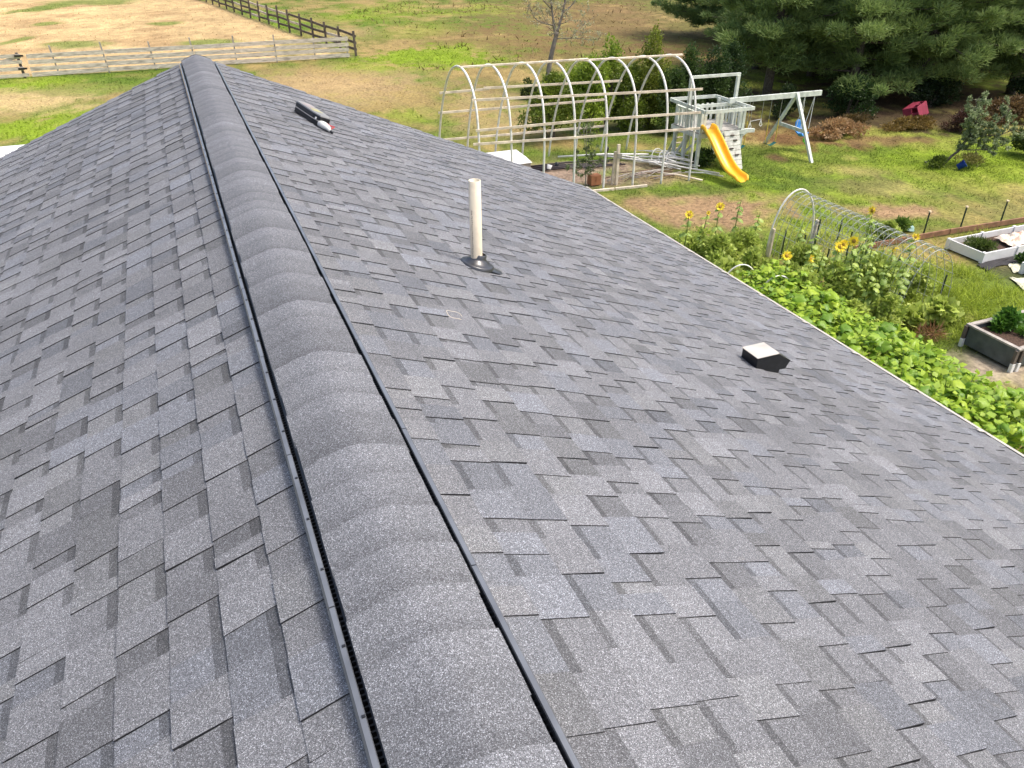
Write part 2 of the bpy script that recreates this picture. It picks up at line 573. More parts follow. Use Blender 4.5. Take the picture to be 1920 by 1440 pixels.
patch(1700, 225, 300, 22, (0.075, 0.055, 0.028), 0.95, 0.4); patch(1650, 180, 330, 32, (0.085, 0.055, 0.035), 0.95, 0.5); patch(1400, 235, 60, 12, (0.07, 0.06, 0.03), 0.7)
patch(1040, 322, 130, 24, GRAVEL, 1.0, 0.35); patch(1190, 312, 110, 14, GRAVEL, 0.7); patch(1230, 332, 90, 12, (0.3, 0.22, 0.13), 0.8); patch(1130, 335, 80, 16, GRAVEL, 0.8)
patch(1220, 290, 160, 9, GREEN, 0.7); patch(1180, 358, 120, 10, GREEN, 0.8); patch(1330, 350, 60, 12, GREEN, 0.7)
patch(1880, 690, 70, 26, (0.4, 0.33, 0.24), 1.0, 0.4); patch(1830, 668, 60, 10, (0.38, 0.32, 0.23), 0.8); patch(1880, 740, 80, 20, (0.17, 0.21, 0.04), 0.8)
patch(1700, 600, 140, 40, (0.09, 0.13, 0.025), 0.8); patch(1800, 540, 120, 60, (0.15, 0.21, 0.03), 0.7); patch(1890, 505, 40, 20, (0.07, 0.065, 0.045), 0.7)


def gcol(x, y):
    x = np.asarray(x, float); y = np.asarray(y, float)
    n1 = fbm(x * 0.16, y * 0.12, 3, 5)
    n2 = fbm(x * 0.7, y * 0.45, 9, 4)
    n3 = fbm(x * 2.6, y * 1.7, 21, 3)
    base = np.array(GREEN)[None] * 1.0
    t = sstep(0.4, 0.68, n1 * 0.5 + n2 * 0.5)[..., None]
    c = base * (1 - t) + np.array((0.31, 0.235, 0.095)) * t
    g = sstep(0.55, 0.72, fbm(x * 0.12 + 5, y * 0.1, 33, 4))[..., None] * 0.55
    c = c * (1 - g) + np.array(LIME) * g
    # paddock of dry straw behind the white fence, left of the dark fence
    lim = 10.4 - (y - 50) * 0.165
    w = (sstep(50.2, 50.9, y) * sstep(0.3, -0.5, x - lim))[..., None]
    pad = np.array(STRAW) * (0.72 + 0.5 * n2[..., None]) * (0.8 + 0.35 * n1[..., None])
    br = sstep(0.52, 0.7, fbm(x * 0.22, y * 0.3, 71, 4))[..., None] * 0.5
    pad = pad * (1 - br) + np.array((0.33, 0.21, 0.105)) * br
    c = c * (1 - w) + pad * w
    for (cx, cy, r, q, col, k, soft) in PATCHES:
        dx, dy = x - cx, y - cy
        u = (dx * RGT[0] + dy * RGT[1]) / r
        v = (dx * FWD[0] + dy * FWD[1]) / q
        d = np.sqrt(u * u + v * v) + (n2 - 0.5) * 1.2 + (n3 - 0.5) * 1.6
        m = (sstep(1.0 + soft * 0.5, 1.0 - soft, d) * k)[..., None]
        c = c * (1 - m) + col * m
    for (px, py, dx_, dy_) in ((312, 43, 36, 4), (60, 17, 34, 7), (400, 78, 60, 6), (140, 82, 75, 7), (30, 75, 20, 8), (85, 44, 26, 4), (180, 3, 90, 5), (100, 12, 30, 8)):
        cc = at(px, py); r = (at(px + dx_, py) - cc).length; q = (at(px, py - dy_) - cc).length
        dx, dy = x - cc.x, y - cc.y
        u = (dx * RGT[0] + dy * RGT[1]) / r
        v = (dx * FWD[0] + dy * FWD[1]) / q
        d = np.sqrt(u * u + v * v) + (n2 - 0.5) * 0.9
        m = (sstep(1.2, 0.6, d) * 0.85)[..., None]
        c = c * (1 - m) + np.array((0.17, 0.22, 0.05)) * m
    g_ = c.mean(-1, keepdims=True)
    c = (c * 1.04 - g_ * .04) * (0.55 + 0.6 * n3[..., None])
    return c


def axis_coords(lo, hi, step, far):
    a = np.arange(lo, hi + step * 0.5, step)
    g = [step * 1.5]
    while sum(g) < far:
        g.append(g[-1] * 1.5)
    e = np.cumsum(g)
    return np.concatenate([(lo - e)[::-1], a, hi + e])


xs = axis_coords(-16, 56, 0.3, 2500)
ys = axis_coords(4, 112, 0.34, 2500)
gx, gy = np.meshgrid(xs, ys)
gz = (fbm(gx * 0.35, gy * 0.35, 5, 3) - 0.5) * 0.10 * sstep(300, 120, np.abs(gx) + np.abs(gy))
near_house = sstep(9.0, 14.0, np.hypot(gx, gy - 3))
gz = gz * near_house
gv = np.stack([gx, gy, gz - 0.03], -1).reshape(-1, 3)
nx, ny = len(xs), len(ys)
ii = np.arange(nx - 1)[None, :] + np.arange(ny - 1)[:, None] * nx
gf = np.stack([ii, ii + 1, ii + 1 + nx, ii + nx], -1).reshape(-1, 4)
gm = mat('ground', attr=True, rough=0.95, var=0.34, vscale=9, bump=0.05, bscale=9, spec=0.15)
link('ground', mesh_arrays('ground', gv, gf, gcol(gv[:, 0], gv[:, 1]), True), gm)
tag(bpy.data.objects['ground'], kind='structure')


def gz_at(x, y):
    z = (fbm(np.asarray(x) * 0.35, np.asarray(y) * 0.35, 5, 3) - 0.5) * 0.10
    return z * sstep(9.0, 14.0, np.hypot(x, np.asarray(y) - 3)) - 0.03


# ------------------------------------------------------------------ house with shingled roof
PIT = math.radians(22.6)
CP, SP = math.cos(PIT), math.sin(PIT)
RZ = 6.3
SL = 5.015               # slope length ridge to eave
EXPO = 0.1429
Y0, Y1 = -2.4, 9.25

house = thing('house', (0, 3.4, 0), 'house with grey asphalt shingle gable roof filling the foreground', 'house')


def rp(side, s, y, t=0.0):
    return (side * (s * CP + t * SP), y, RZ - s * SP + t * CP)


mb = MB()
for sd in (1, -1):
    a, b, c, d = rp(sd, 0, Y0 + .01, -0.006), rp(sd, SL - 0.02, Y0 + .01, -0.006), rp(sd, SL - 0.02, Y1 - .01, -0.006), rp(sd, 0, Y1 - .01, -0.006)
    a2, b2, c2, d2 = [(p[0], p[1], p[2] - 0.12) for p in (a, b, c, d)]
    mb.add([a, b, c, d, a2, b2, c2, d2], [(0, 1, 2, 3), (7, 6, 5, 4), (1, 5, 6, 2), (0, 4, 5, 1), (3, 2, 6, 7)])
M['deck'] = mat('roof_deck', (0.05, 0.05, 0.055), 0.9, 0.2, 10)
roof = mb.build('roof', M['deck'], house)

rs = random.Random(5)
DARK = (0.035, 0.035, 0.038)
BASE = 0.178


def tone():
    k = rs.choice((0.76, 0.86, 0.93, 0.98, 1.0, 1.04, 1.08, 1.14))
    k *= rs.uniform(0.95, 1.05)
    w = rs.random()
    if w < 0.16:
        tint = (0.975, 1.0, 1.03)
    elif w < 0.42:
        tint = (0.94, 0.99, 1.08)
    else:
        tint = (0.965, 0.99, 1.04)
    return tuple(BASE * k * c for c in tint)


def shingle(mb, side, s_b, ya, yb):
    """one laminated shingle: base layer plus irregular raised tabs"""
    s_t = s_b - EXPO - 0.012
    lift = rs.uniform(-0.0006, 0.0012)
    sb = s_b + rs.uniform(-0.0015, 0.0015)
    y = ya
    tooth = rs.random() < 0.5
    while y < yb - 1e-6:
        w = rs.uniform(0.085, 0.175) if tooth else rs.uniform(0.06, 0.15)
        if rs.random() < 0.12:
            w *= 0.45
        ye = min(yb, y + w)
        if yb - ye < 0.05:
            ye = yb
        col = tone()
        tb, tt = 0.0078 + lift, 0.0013
        if tooth:
            h = rs.uniform(0.003, 0.0046)
            sk0, sk1 = rs.uniform(-0.006, 0.006), rs.uniform(-0.006, 0.006)
            A, B = rp(side, sb, y + sk0, tb + h + rs.uniform(-.0004, .0005)), rp(side, sb, ye + sk1, tb + h + rs.uniform(-.0004, .0005))
            Ct, D = rp(side, s_t, ye, tt + h * 0.8), rp(side, s_t, y, tt + h * 0.8)
            a, b = rp(side, sb, y + sk0, 0.0), rp(side, sb, ye + sk1, 0.0)
            cc, dd = rp(side, s_t, ye, -0.002), rp(side, s_t, y, -0.002)
            mb.quad(A, B, Ct, D, col)
            mb.quad(a, b, B, A, DARK)
            mb.quad(dd, a, A, D, DARK)
            mb.quad(b, cc, Ct, B, DARK)
        else:
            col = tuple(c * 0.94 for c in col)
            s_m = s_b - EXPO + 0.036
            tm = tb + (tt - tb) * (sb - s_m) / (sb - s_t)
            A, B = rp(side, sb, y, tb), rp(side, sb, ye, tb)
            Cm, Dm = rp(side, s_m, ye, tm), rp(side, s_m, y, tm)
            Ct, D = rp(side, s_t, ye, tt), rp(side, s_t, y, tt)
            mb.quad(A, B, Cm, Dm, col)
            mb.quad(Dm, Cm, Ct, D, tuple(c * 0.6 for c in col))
            mb.quad(rp(side, sb, y, 0), rp(side, sb, ye, 0), B, A, DARK)
        y = ye
        tooth = not tooth


shingles = []
for side in (1, -1):
    k = 0
    while SL - k * EXPO > 0.10:
        s_b = SL - k * EXPO
        y = Y0 - rs.uniform(0, 0.9)
        while y < Y1:
            ya, yb = max(y, Y0), min(y + 1.0, Y1)
            if yb - ya > 0.03:
                m_ = MB()
                shingle(m_, side, s_b, ya, yb)
                c = np.array(rp(side, s_b - EXPO / 2, (ya + yb) / 2))
                d = np.linalg.norm(c - np.array(CAM_LOC))
                nrm = np.array((side * SP, 0, CP))
                cosv = abs(np.dot((np.array(CAM_LOC) - c) / d, nrm))
                ends = np.array([rp(side, s_b - EXPO / 2, ya), rp(side, s_b - EXPO / 2, (ya + yb) / 2), rp(side, s_b - EXPO / 2, yb)])
                px, py, dd = project(ends)
                vis = np.mean((dd > 0.1) & (px > 0) & (px < 1920) & (py > 0) & (py < 1440))
                shingles.append((vis * (yb - ya) * cosv / d ** 2, m_))
            y += 1.0
        k += 1
shingles.sort(key=lambda t: -t[0])
for sc, m_ in shingles[:300]:
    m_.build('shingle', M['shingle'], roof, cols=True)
rest = MB()
for sc, m_ in shingles[300:]:
    n = len(rest.v)
    rest.v += m_.v; rest.c += m_.c
    rest.f += [tuple(i + n for i in f) for f in m_.f]
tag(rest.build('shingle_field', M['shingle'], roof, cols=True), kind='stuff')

# ---- ridge vent under the cap shingles
VY0, VY1 = Y0, Y1 - 0.30
CAPW = 0.146
ridge_vent = MB()
prof = [(-0.150, -0.054), (-0.150, -0.032), (-0.12, -0.018), (-0.06, 0.01), (-0.02, 0.024), (0.02, 0.024), (0.06, 0.01), (0.12, -0.018), (0.150, -0.032), (0.150, -0.054)]
vs, fs = [], []
for yy in (VY0, VY1):
    vs += [(x, yy, RZ + z) for x, z in prof]
n = len(prof)
fs = [(i, i + 1, n + i + 1, n + i) for i in range(n - 1)] + [tuple(range(n)), tuple(range(2 * n - 1, n - 1, -1))]
ridge_vent.add(vs, fs)
vent = ridge_vent.build('ridge_vent', M['black_plastic'], house)
vent['label'] = 'black plastic ridge vent strip running under the cap shingles'
# outer rails in lengths, slots with ribs between rail and cap
for side in (1, -1):
    y = VY0
    while y < VY1 - 0.02:
        ye = min(VY1, y + 0.61)
        r = MB()
        j = rs.uniform(-0.0006, 0.0006)
        x0, x1 = 0.161, 0.179
        zb = RZ - x1 / CP * SP * 1.0
        pts = [(x0, -0.052), (x0, -0.025), (0.163, -0.0215), (0.1745, -0.0225), (x1, -0.031), (x1, -0.056), (x1, -0.075)]
        vv = []
        for yy in (y + 0.002, ye - 0.002):
            vv += [(side * (x + j), yy, RZ + z) for x, z in pts]
        m_ = len(pts)
        ff = [(i, i + 1, m_ + i + 1, m_ + i) for i in range(m_ - 1)] + [tuple(range(m_)), tuple(range(2 * m_ - 1, m_ - 1, -1))]
        r.add(vv, ff)
        r.build('vent_rail', M['rail'], vent)
        # ribs
        rib = MB()
        q = y + 0.01
        while q < ye - 0.006:
            rib.beam((side * 0.147, q, RZ - 0.046), (side * 0.163, q + 0.004, RZ - 0.052), 0.0045, 0.018)
            q += 0.0145
        if side == -1:
            for q in (0.12, 0.31, 0.49):
                if y + q < ye:
                    rib.box((-0.170, y + q, RZ - 0.0235), (-0.163, y + q + 0.006, RZ - 0.0195))
        tag(rib.build('baffle_ribs', M['black_plastic'], vent), kind='stuff')
        y = ye
# cap shingles: nearer one overlaps the farther one, curved over the ridge
CE = 0.1429
y = Y0 + 0.02
caps = []
while y < Y1 - 0.01:
    caps.append(y); y += CE
for i, y in enumerate(caps):
    ya, yb = y - 0.03, min(y + CE, Y1 + 0.004)
    on_vent = yb < VY1 + 0.05
    lift = 0.034 if on_vent else 0.012
    if not on_vent and yb < VY1 + 0.2:
        lift = 0.022
    nseg = 14
    rc = 0.05 if on_vent else 0.025
    m_ = MB()
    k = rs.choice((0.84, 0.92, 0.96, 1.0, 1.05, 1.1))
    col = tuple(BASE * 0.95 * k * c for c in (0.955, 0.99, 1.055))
    dk = tuple(c * 0.8 for c in col)  # near rows: occlusion shade past the lap and darker granules, both painted in
    wl, wr = CAPW + rs.uniform(-0.003, 0.004), CAPW + rs.uniform(-0.003, 0.004)
    rows = []
    for (yy, tt) in ((ya, 0.0), (y + 0.018, 0.0011), (y + 0.065, 0.0022), (yb, 0.0040)):
        row = []
        for q in range(nseg + 1):
            u = -1 + 2 * q / nseg
            x = u * (wl if u < 0 else wr)
            # rounded over the crest, straight on the flanks
            z = RZ + lift - (math.sqrt(x * x + rc * rc) - rc) * math.tan(PIT) * 1.0
            jy = (0.0015 * math.sin(q * 2.1 + i)) if yy == yb else 0
            row.append((x, yy + jy, z + tt + 0.0003 * math.sin(i * 1.7 + u * 2)))
        rows.append(row)
    V = [p for r_ in rows for p in r_]
    w_ = nseg + 1
    F = [(r_ * w_ + q, r_ * w_ + q + 1, (r_ + 1) * w_ + q + 1, (r_ + 1) * w_ + q) for r_ in range(3) for q in range(nseg)]
    base_n = len(m_.v)
    m_.v += V
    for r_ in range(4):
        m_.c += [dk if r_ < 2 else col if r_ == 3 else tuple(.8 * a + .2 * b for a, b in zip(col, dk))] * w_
    m_.f += [tuple(t_ + base_n for t_ in f) for f in F]
    # butt edge and side edges (thickness)
    top = rows[3]
    for q in range(nseg):
        a, b = top[q], top[q + 1]
        m_.quad(a, b, (b[0], b[1], b[2] - 0.0044), (a[0], a[1], a[2] - 0.0044), DARK)
    for sdx in (0, nseg):
        for r_ in range(3):
            a, b = rows[r_][sdx], rows[r_ + 1][sdx]
            m_.quad(a, b, (b[0], b[1], b[2] - 0.006), (a[0], a[1], a[2] - 0.006), DARK)
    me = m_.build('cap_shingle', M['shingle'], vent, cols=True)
    me.data.polygons.foreach_set('use_smooth', np.array([p < 3 * nseg for p in range(len(me.data.polygons))]))

# ---- gutter with cream front lip along the eave, hangers on the shingles
for side in (1, -1):
    ex = side * (SL * CP)
    ez = RZ - SL * SP
    g = MB()
    pr = [(-0.012, -0.02), (-0.012, -0.11), (0.03, -0.12), (0.052, -0.09), (0.052, -0.03), (0.047, -0.03), (0.047, -0.088), (0.028, -0.112), (-0.006, -0.104), (-0.006, -0.02)]
    def ext(pr, mm, nm, par):
        g = MB()
        vv = []
        for yy in (Y0 + 0.01, Y1 - 0.01):
            vv += [(ex + side * x, yy, ez + z) for x, z in pr]
        m_ = len(pr)
        g.add(vv, [(i, (i + 1) % m_, m_ + (i + 1) % m_, m_ + i) for i in range(m_)] + [tuple(range(m_ - 1, -1, -1)), tuple(range(m_, 2 * m_))])
        return g.build(nm, mm, par)
    gut = ext(pr, M['dark_wood'], 'gutter', house)
    ext([(0.046, -0.03), (0.046, -0.012), (0.066, -0.010), (0.066, -0.10), (0.055, -0.10), (0.055, -0.03)], M['gutter'], 'front_lip', gut)
    y = Y0 + 0.35
    while y < Y1:
        hb = MB()
        p = rp(side, SL - 0.055, y, 0.0165)
        q = rp(side, SL + 0.005, y, 0.0165)
        hb.beam(p, q, 0.03, 0.003)
        hb.beam(q, (ex + side * 0.05, y, ez - 0.008), 0.03, 0.003)
        hb.build('gutter_hanger', M['sheet_metal'], gut)
        y += 0.62
# fascia, rake boards and walls below
fb = MB()
for side in (1, -1):
    for yy in (Y0 + 0.02, Y1 - 0.045):
        a, b = rp(side, 0.0, yy, -0.128), rp(side, SL - 0.05, yy, -0.128)
        fb.add([a, b, (b[0], b[1], b[2] - 0.16), (a[0], a[1], a[2] - 0.17), (a[0], a[1] + 0.02, a[2]), (b[0], b[1] + 0.02, b[2]), (b[0], b[1] + 0.02, b[2] - 0.16), (a[0], a[1] + 0.02, a[2] - 0.17)],
               [(0, 1, 2, 3), (7, 6, 5, 4), (3, 2, 6, 7), (0, 4, 5, 1), (1, 5, 6, 2)])
fb.build('rake_board', M['gutter'], house)
wx, wz = 4.3, 4.3
w = MB()
w.box((-wx, Y0 + 0.35, -0.1), (wx, Y1 - 0.35, wz - 0.02))
zr = RZ - 0.16
for yy in (Y0 + 0.35, Y1 - 0.35):
    w.add([(-wx, yy, wz - .02), (wx, yy, wz - .02), (0, yy, zr)], [(0, 1, 2)])
w.build('wall', M['siding'], house)
for side in (1, -1):
    for k in range(26):
        z = 0.15 + k * 0.155
        b = MB()
        b.beam((side * (wx + 0.008), Y0 + 0.36, z), (side * (wx + 0.008), Y1 - 0.36, z), 0.014, 0.14)
        b.build('siding_board', M['siding'], house)

# ---- vent pipe with rubber boot
s_p = 1.162 / CP
pb = Vector(rp(1, s_p, 3.965, 0.008))
p = MB()
p.lathe([(0.0345, -0.15), (0.0345, 0.505), (0.0285, 0.505), (0.0285, 0.2)], (pb.x, pb.y, pb.z), seg=24)
pipe = p.build('vent_pipe', M['pvc_old'], house, smooth=False)
for pl in pipe.data.polygons:
    pl.use_smooth = abs(pl.normal.z) < 0.5
pipe['label'] = 'yellowed plastic vent pipe standing upright on the roof slope'
nrm = Vector((SP, 0, CP)).normalized()
mk = MB()
for k in range(26):
    a = 3.75 + rs.uniform(-.06, .06)
    z = pb.z + .06 + k * .011 + rs.uniform(0, .003)
    r_ = .0349
    mk.add([(pb.x + r_ * math.cos(a + q * .1), pb.y + r_ * math.sin(a + q * .1), z + dz) for q, dz in ((-1, 0), (1, 0), (1, .005), (-1, .005))], [(0, 1, 2, 3)])
tag(mk.build('printed_marks', M['dark_wood'], pipe), kind='stuff')
b = MB()
axis = (nrm * 0.75 + Vector((0, 0, 1)) * 0.25).normalized()
b.lathe([(0.104, -0.004), (0.102, 0.014), (0.092, 0.021), (0.074, 0.016), (0.066, 0.034), (0.050, 0.040), (0.043, 0.052), (0.042, 0.07), (0.0355, 0.074)], (pb.x, pb.y, pb.z), axis, 28)
b.build('boot_collar', M['rubber'], pipe, smooth=True)
f = MB()
V, F = [], []
for (ds, wid, tt) in ((-0.02, 0.085, 0.010), (0.05, 0.08, 0.020), (0.11, 0.06, 0.016), (0.15, 0.03, 0.012)):
    for u in (-1, -0.5, 0, 0.5, 1):
        V.append(rp(1, s_p + ds, 3.965 + u * wid - 0.03 * (ds > 0.08), tt * (1 - 0.4 * u * u) + 0.006))
for r_ in range(3):
    for q in range(4):
        F.append((r_ * 5 + q, r_ * 5 + q + 1, (r_ + 1) * 5 + q + 1, (r_ + 1) * 5 + q))
f.add(V, F)
f.build('flashing_lip', M['rubber'], pipe, smooth=True)

# ---- exhaust hood: black box with a level sheet metal top, open hood nose down the slope
HY0, HY1 = 3.228, 3.378
hood = MB()
side_prof = [(2.728, 5.14), (2.728, 5.238), (2.888, 5.238), (2.995, 5.17), (2.965, 5.115), (2.92, 5.12), (2.915, 5.08)]
V = [(x, HY0, z) for x, z in side_prof] + [(x, HY1, z) for x, z in side_prof]
n = len(side_prof)
hood.add(V, [tuple(range(n - 1, -1, -1)), tuple(range(n, 2 * n))] + [(i, (i + 1) % n, n + (i + 1) % n, n + i) for i in range(n)])
hd = hood.build('exhaust_hood', M['black_plastic'], house, bevel=0.002)
hd['label'] = 'small black exhaust hood with a bare metal top on the roof'
t_ = MB()
t_.box((2.722, HY0 - .004, 5.2405), (2.892, HY1 + .004, 5.2455))
t_.build('hood_top', M['sheet_metal'], hd, bevel=0.0015)
t_ = MB()
t_.quad(rp(1, 2.66 / CP, HY0 - .05, .0165), rp(1, 2.86 / CP, HY0 - .05, .0165), rp(1, 2.86 / CP, HY1 + .05, .0165), rp(1, 2.66 / CP, HY1 + .05, .0165))
t_ = None

for i, (s_, y_) in enumerate(((0.765, 3.02),)):
    c_ = Vector(rp(1, s_, y_, .018))
    m_ = MB()
    m_.tube([c_ + Vector((.035 * math.cos(a), .05 * math.sin(a), .035 * math.cos(a) * -.42 + .004 * math.sin(3 * a))) for a in np.linspace(i, i + 5.2, 14)], [.0011] * 14, 5)
    solo(m_, 'dry_stalk', M['pale_wood'], tuple(c_), ['curled dry stalk on the roof below the vent pipe', 'curled dry stalk on the roof right below the pipe boot', 'curled dry stalk low on the near right roof slope'][i], 'stalk')

# ---- black box with printed lid left lying on the roof
bx = thing('roof_box', rp(1, 0.90, 7.36, 0.014), 'flat black box with printed silver lid and red cord lying on the roof', 'box')
ax_u = Vector((0.26, -0.93, 0)).normalized()           # long axis roughly down the ridge
up_n = nrm
ax_u = (ax_u - up_n * ax_u.dot(up_n)).normalized()
ax_v = up_n.cross(ax_u).normalized()
o0 = Vector(bx.location)
def bp_(u, v, t):
    return o0 + ax_u * (u * .9 - .05) + ax_v * v * .85 + up_n * t * .85
outline = [(-0.27, -0.05), (-0.22, -0.09), (0.18, -0.085), (0.30, -0.06), (0.31, 0.05), (0.20, 0.085), (-0.22, 0.09), (-0.28, 0.05)]
m_ = MB()
n = len(outline)
m_.add([bp_(u, v, 0) for u, v in outline] + [bp_(u, v, 0.10) for u, v in outline], [tuple(range(n - 1, -1, -1)), tuple(range(n, 2 * n))] + [(i, (i + 1) % n, n + (i + 1) % n, n + i) for i in range(n)])
m_.build('case', M['black_plastic'], bx, bevel=0.006)
m_ = MB()
m_.add([bp_(u * .97, v * .97, 0.101) for u, v in outline] + [bp_(u * .95, v * .95, 0.112) for u, v in outline], [tuple(range(n, 2 * n))] + [(i, (i + 1) % n, n + (i + 1) % n, n + i) for i in range(n)])
lid = m_.build('lid', M['sticker'], bx)
m_ = MB(); m_.quad(bp_(-0.2, -0.05, .114), bp_(-0.02, -0.05, .114), bp_(-0.02, 0.05, .114), bp_(-0.2, 0.05, .114)); m_.build('printed_patch', M['red_print'], lid)
m_ = MB(); m_.quad(bp_(0.0, -0.045, .114), bp_(0.11, -0.045, .114), bp_(0.13, 0.05, .114), bp_(0.0, 0.05, .114)); m_.build('printed_patch', M['yellow_print'], lid)
m_ = MB()
m_.tube([bp_(u * 1.01, v * 1.01, 0.05) for u, v in outline + outline[:1]], 0.004, 6); m_.build('edge_trim', M['sticker'], bx)
m_ = MB(); m_.lathe([(0.011, 0), (0.011, 0.006), (0.0, 0.006)], bp_(0.24, -0.074, 0.065), -ax_v, 12); m_.build('screw', M['white_plastic'], bx)
m_ = MB(); m_.tube([bp_(0.31, 0.02, 0.05), bp_(0.35, 0.04, 0.045), bp_(0.39, 0.07, 0.05), bp_(0.41, 0.03, 0.03), bp_(0.37, 0.02, 0.02)], 0.006, 6); m_.build('cord', M['red_wire'], bx)
m_ = MB(); m_.tube([bp_(0.29, -0.04, 0.03), bp_(0.36, -0.03, 0.035), bp_(0.42, -0.015, 0.03), bp_(0.46, 0.0, 0.012)], [0.03, 0.032, 0.024, 0.01], 10); m_.build('grip', M['white_plastic'], bx, smooth=True)
m_ = MB(); m_.tube([bp_(0.455, 0.0, 0.014), bp_(0.49, 0.01, 0.006)], [0.012, 0.009], 8); m_.build('grip_tip', M['black_plastic'], bx)

# ------------------------------------------------------------------ white board fence and dark rail fence
FY = 50.0
fence = thing('board_fence', (0.9, FY, 0), 'long pale weathered four-board fence across the paddock front', 'fence')
posts_x = [-5.9, -3.45, -1.05, 1.1, 3.3, 5.55, 7.8, 9.75]
for i, x in enumerate(posts_x):
    m_ = MB()
    h_ = 1.5 + 0.06 * math.sin(i * 2.3) if i < 6 else 1.18
    m_.beam((x, FY + 0.08, -0.1), (x - 0.12 * (i < 4), FY + 0.09, h_), 0.075, 0.075)
    m_.build('post', M['grey_cap'], fence)
xs_b = [-7.2, -3.45, 1.1, 5.55, 9.86]
for r_, z in enumerate((0.17, 0.45, 0.75, 1.06)):
    for i in range(4):
        a, b_ = xs_b[i], xs_b[i + 1]
        m_ = MB()
        za, zb_ = z + rs.uniform(-.03, .03), z + rs.uniform(-.03, .03)
        zf = -0.02
        m_.beam((a + 0.01, FY - 0.012 * (i % 2), za + zf), (b_ - 0.01, FY - 0.012 * (i % 2), zb_ + zf), 0.035, 0.205)
        m_.build('board', M['grey_board'], fence)
gate = thing('paddock_gate', (-9.4, FY - 0.1, 0), 'weathered wooden gate at the left end of the pale board fence', 'gate')
gx0, gx1 = -11.5, -7.45
for z in (0.12, 0.45, 0.78, 1.08):
    m_ = MB(); m_.beam((gx0, FY - 0.1, z), (gx1 + 0.15 * (z < .2), FY - 0.1, z + 0.02), 0.035, 0.17); m_.build('board', M['grey_board'], gate)
m_ = MB(); m_.beam((gx0, FY - 0.06, 0.2), (gx1, FY - 0.06, 1.05), 0.03, 0.14); m_.build('brace', M['grey_board'], gate)
for x in (-7.55, -11.4):
    m_ = MB(); m_.beam((x, FY - 0.02, -0.1), (x - 0.05, FY - 0.02, 1.25), 0.12, 0.1); m_.build('post', M['dark_wood'], gate)
for z in (0.42, 1.05):
    m_ = MB(); m_.box((-7.72, FY - 0.17, z), (-7.3, FY - 0.13, z + 0.09)); m_.build('hinge', M['black_plastic'], gate)
side_f = thing('rail_fence', (7.0, 70, 0), 'dark weathered wooden rail fence running away up the field', 'fence')
fp = []
for i in range(19):
    y = 50.5 + i * 2.5
    fp.append((10.35 - (y - 50.5) * 0.165, y))
for i, (x, y) in enumerate(fp):
    m_ = MB(); m_.beam((x, y, -0.1), (x + rs.uniform(-.05, .05), y, 1.42 + rs.uniform(-.08, .12)), 0.12, 0.12); m_.build('post', M['dark_wood'], side_f)
    if i:
        for z in (0.32, 0.72, 1.12):
            a = fp[i - 1]
            m_ = MB(); m_.beam((a[0] + .08, a[1], z + rs.uniform(-.05, .05)), (x + .08, y, z + rs.uniform(-.05, .05)), 0.05, 0.14)
            m_.build('rail', M['dark_wood'] if rs.random() < .75 else M['grey_board'], side_f)
# pale panel with holes on the grass beyond the left roof edge
m_ = MB()
pw = thing('white_platform', (-7.6, 30.4, 0), 'white platform with small dark holes just beyond the left roof edge', 'platform')
for k in range(5):
    y = 28.9 + k * .57
    m_.__init__(); m_.box((-10.2, y, 0.55), (-5.35, y + .55, 0.62)); m_.build('top_board', M['white_plastic'], pw, bevel=0.01)
for x in (-10.0, -5.6):
    for y in (29.1, 31.5):
        m_ = MB(); m_.beam((x, y, -0.05), (x, y, 0.55), 0.1, 0.1); m_.build('leg', M['white_plastic'], pw)
for i in range(9):
    x, y = -6.9 + i * 0.15, 29.7 + 0.35 * (i % 4)
    m_ = MB(); m_.box((x, y, 0.621), (x + .07, y + .09, 0.625)); m_.build('hole', M['black_plastic'], pw)

# ------------------------------------------------------------------ greenhouse frame of white hoops
def fy(X):
    return 21.3 - 0.09 * (X - 11.76)
hoopX = [14.80 - 1.017 * k for k in range(8)]
hprof = [(-2.08, -0.1), (-2.08, 0.6), (-2.07, 1.5), (-2.02, 2.1), (-1.86, 2.72), (-1.55, 3.18), (-1.1, 3.48), (-0.6, 3.6), (-0.1, 3.56), (0.4, 3.34), (0.85, 2.92), (1.25, 2.35), (1.6, 1.65), (1.88, 0.85), (2.08, -0.1)]
def smooth_path(pts, sub=3):
    out = []
    n = len(pts)
    P_ = [Vector(p) for p in pts]
    for i in range(n - 1):
        a, b, c, d = P_[max(i - 1, 0)], P_[i], P_[i + 1], P_[min(i + 2, n - 1)]
        for k in range(sub):
            t = k / sub
            out.append(0.5 * ((2 * b) + (c - a) * t + (2 * a - 5 * b + 4 * c - d) * t * t + (3 * b - a - 3 * c + d) * t ** 3))
    out.append(P_[-1])
    return out
gh = thing('greenhouse_frame', (11.3, 23.4, 0), 'bare greenhouse frame of eight white pipe hoops and wooden rails', 'greenhouse')
for X in hoopX:
    jj = rs.uniform(-.05, .05)
    m_ = MB()
    m_.tube(smooth_path([(X + jj * (z / 3.5), fy(X) + 2.08 + u, z) for u, z in hprof], 3), 0.036, 8)
    m_.build('hoop', M['pvc'], gh, smooth=True)
def hoop_at_z(side, z):
    pr_ = [p for p in hprof if (p[0] < -0.3) == (side < 0)]
    pr_ = sorted(pr_, key=lambda q: q[1])
    return float(np.interp(z, [q[1] for q in pr_], [q[0] for q in pr_]))
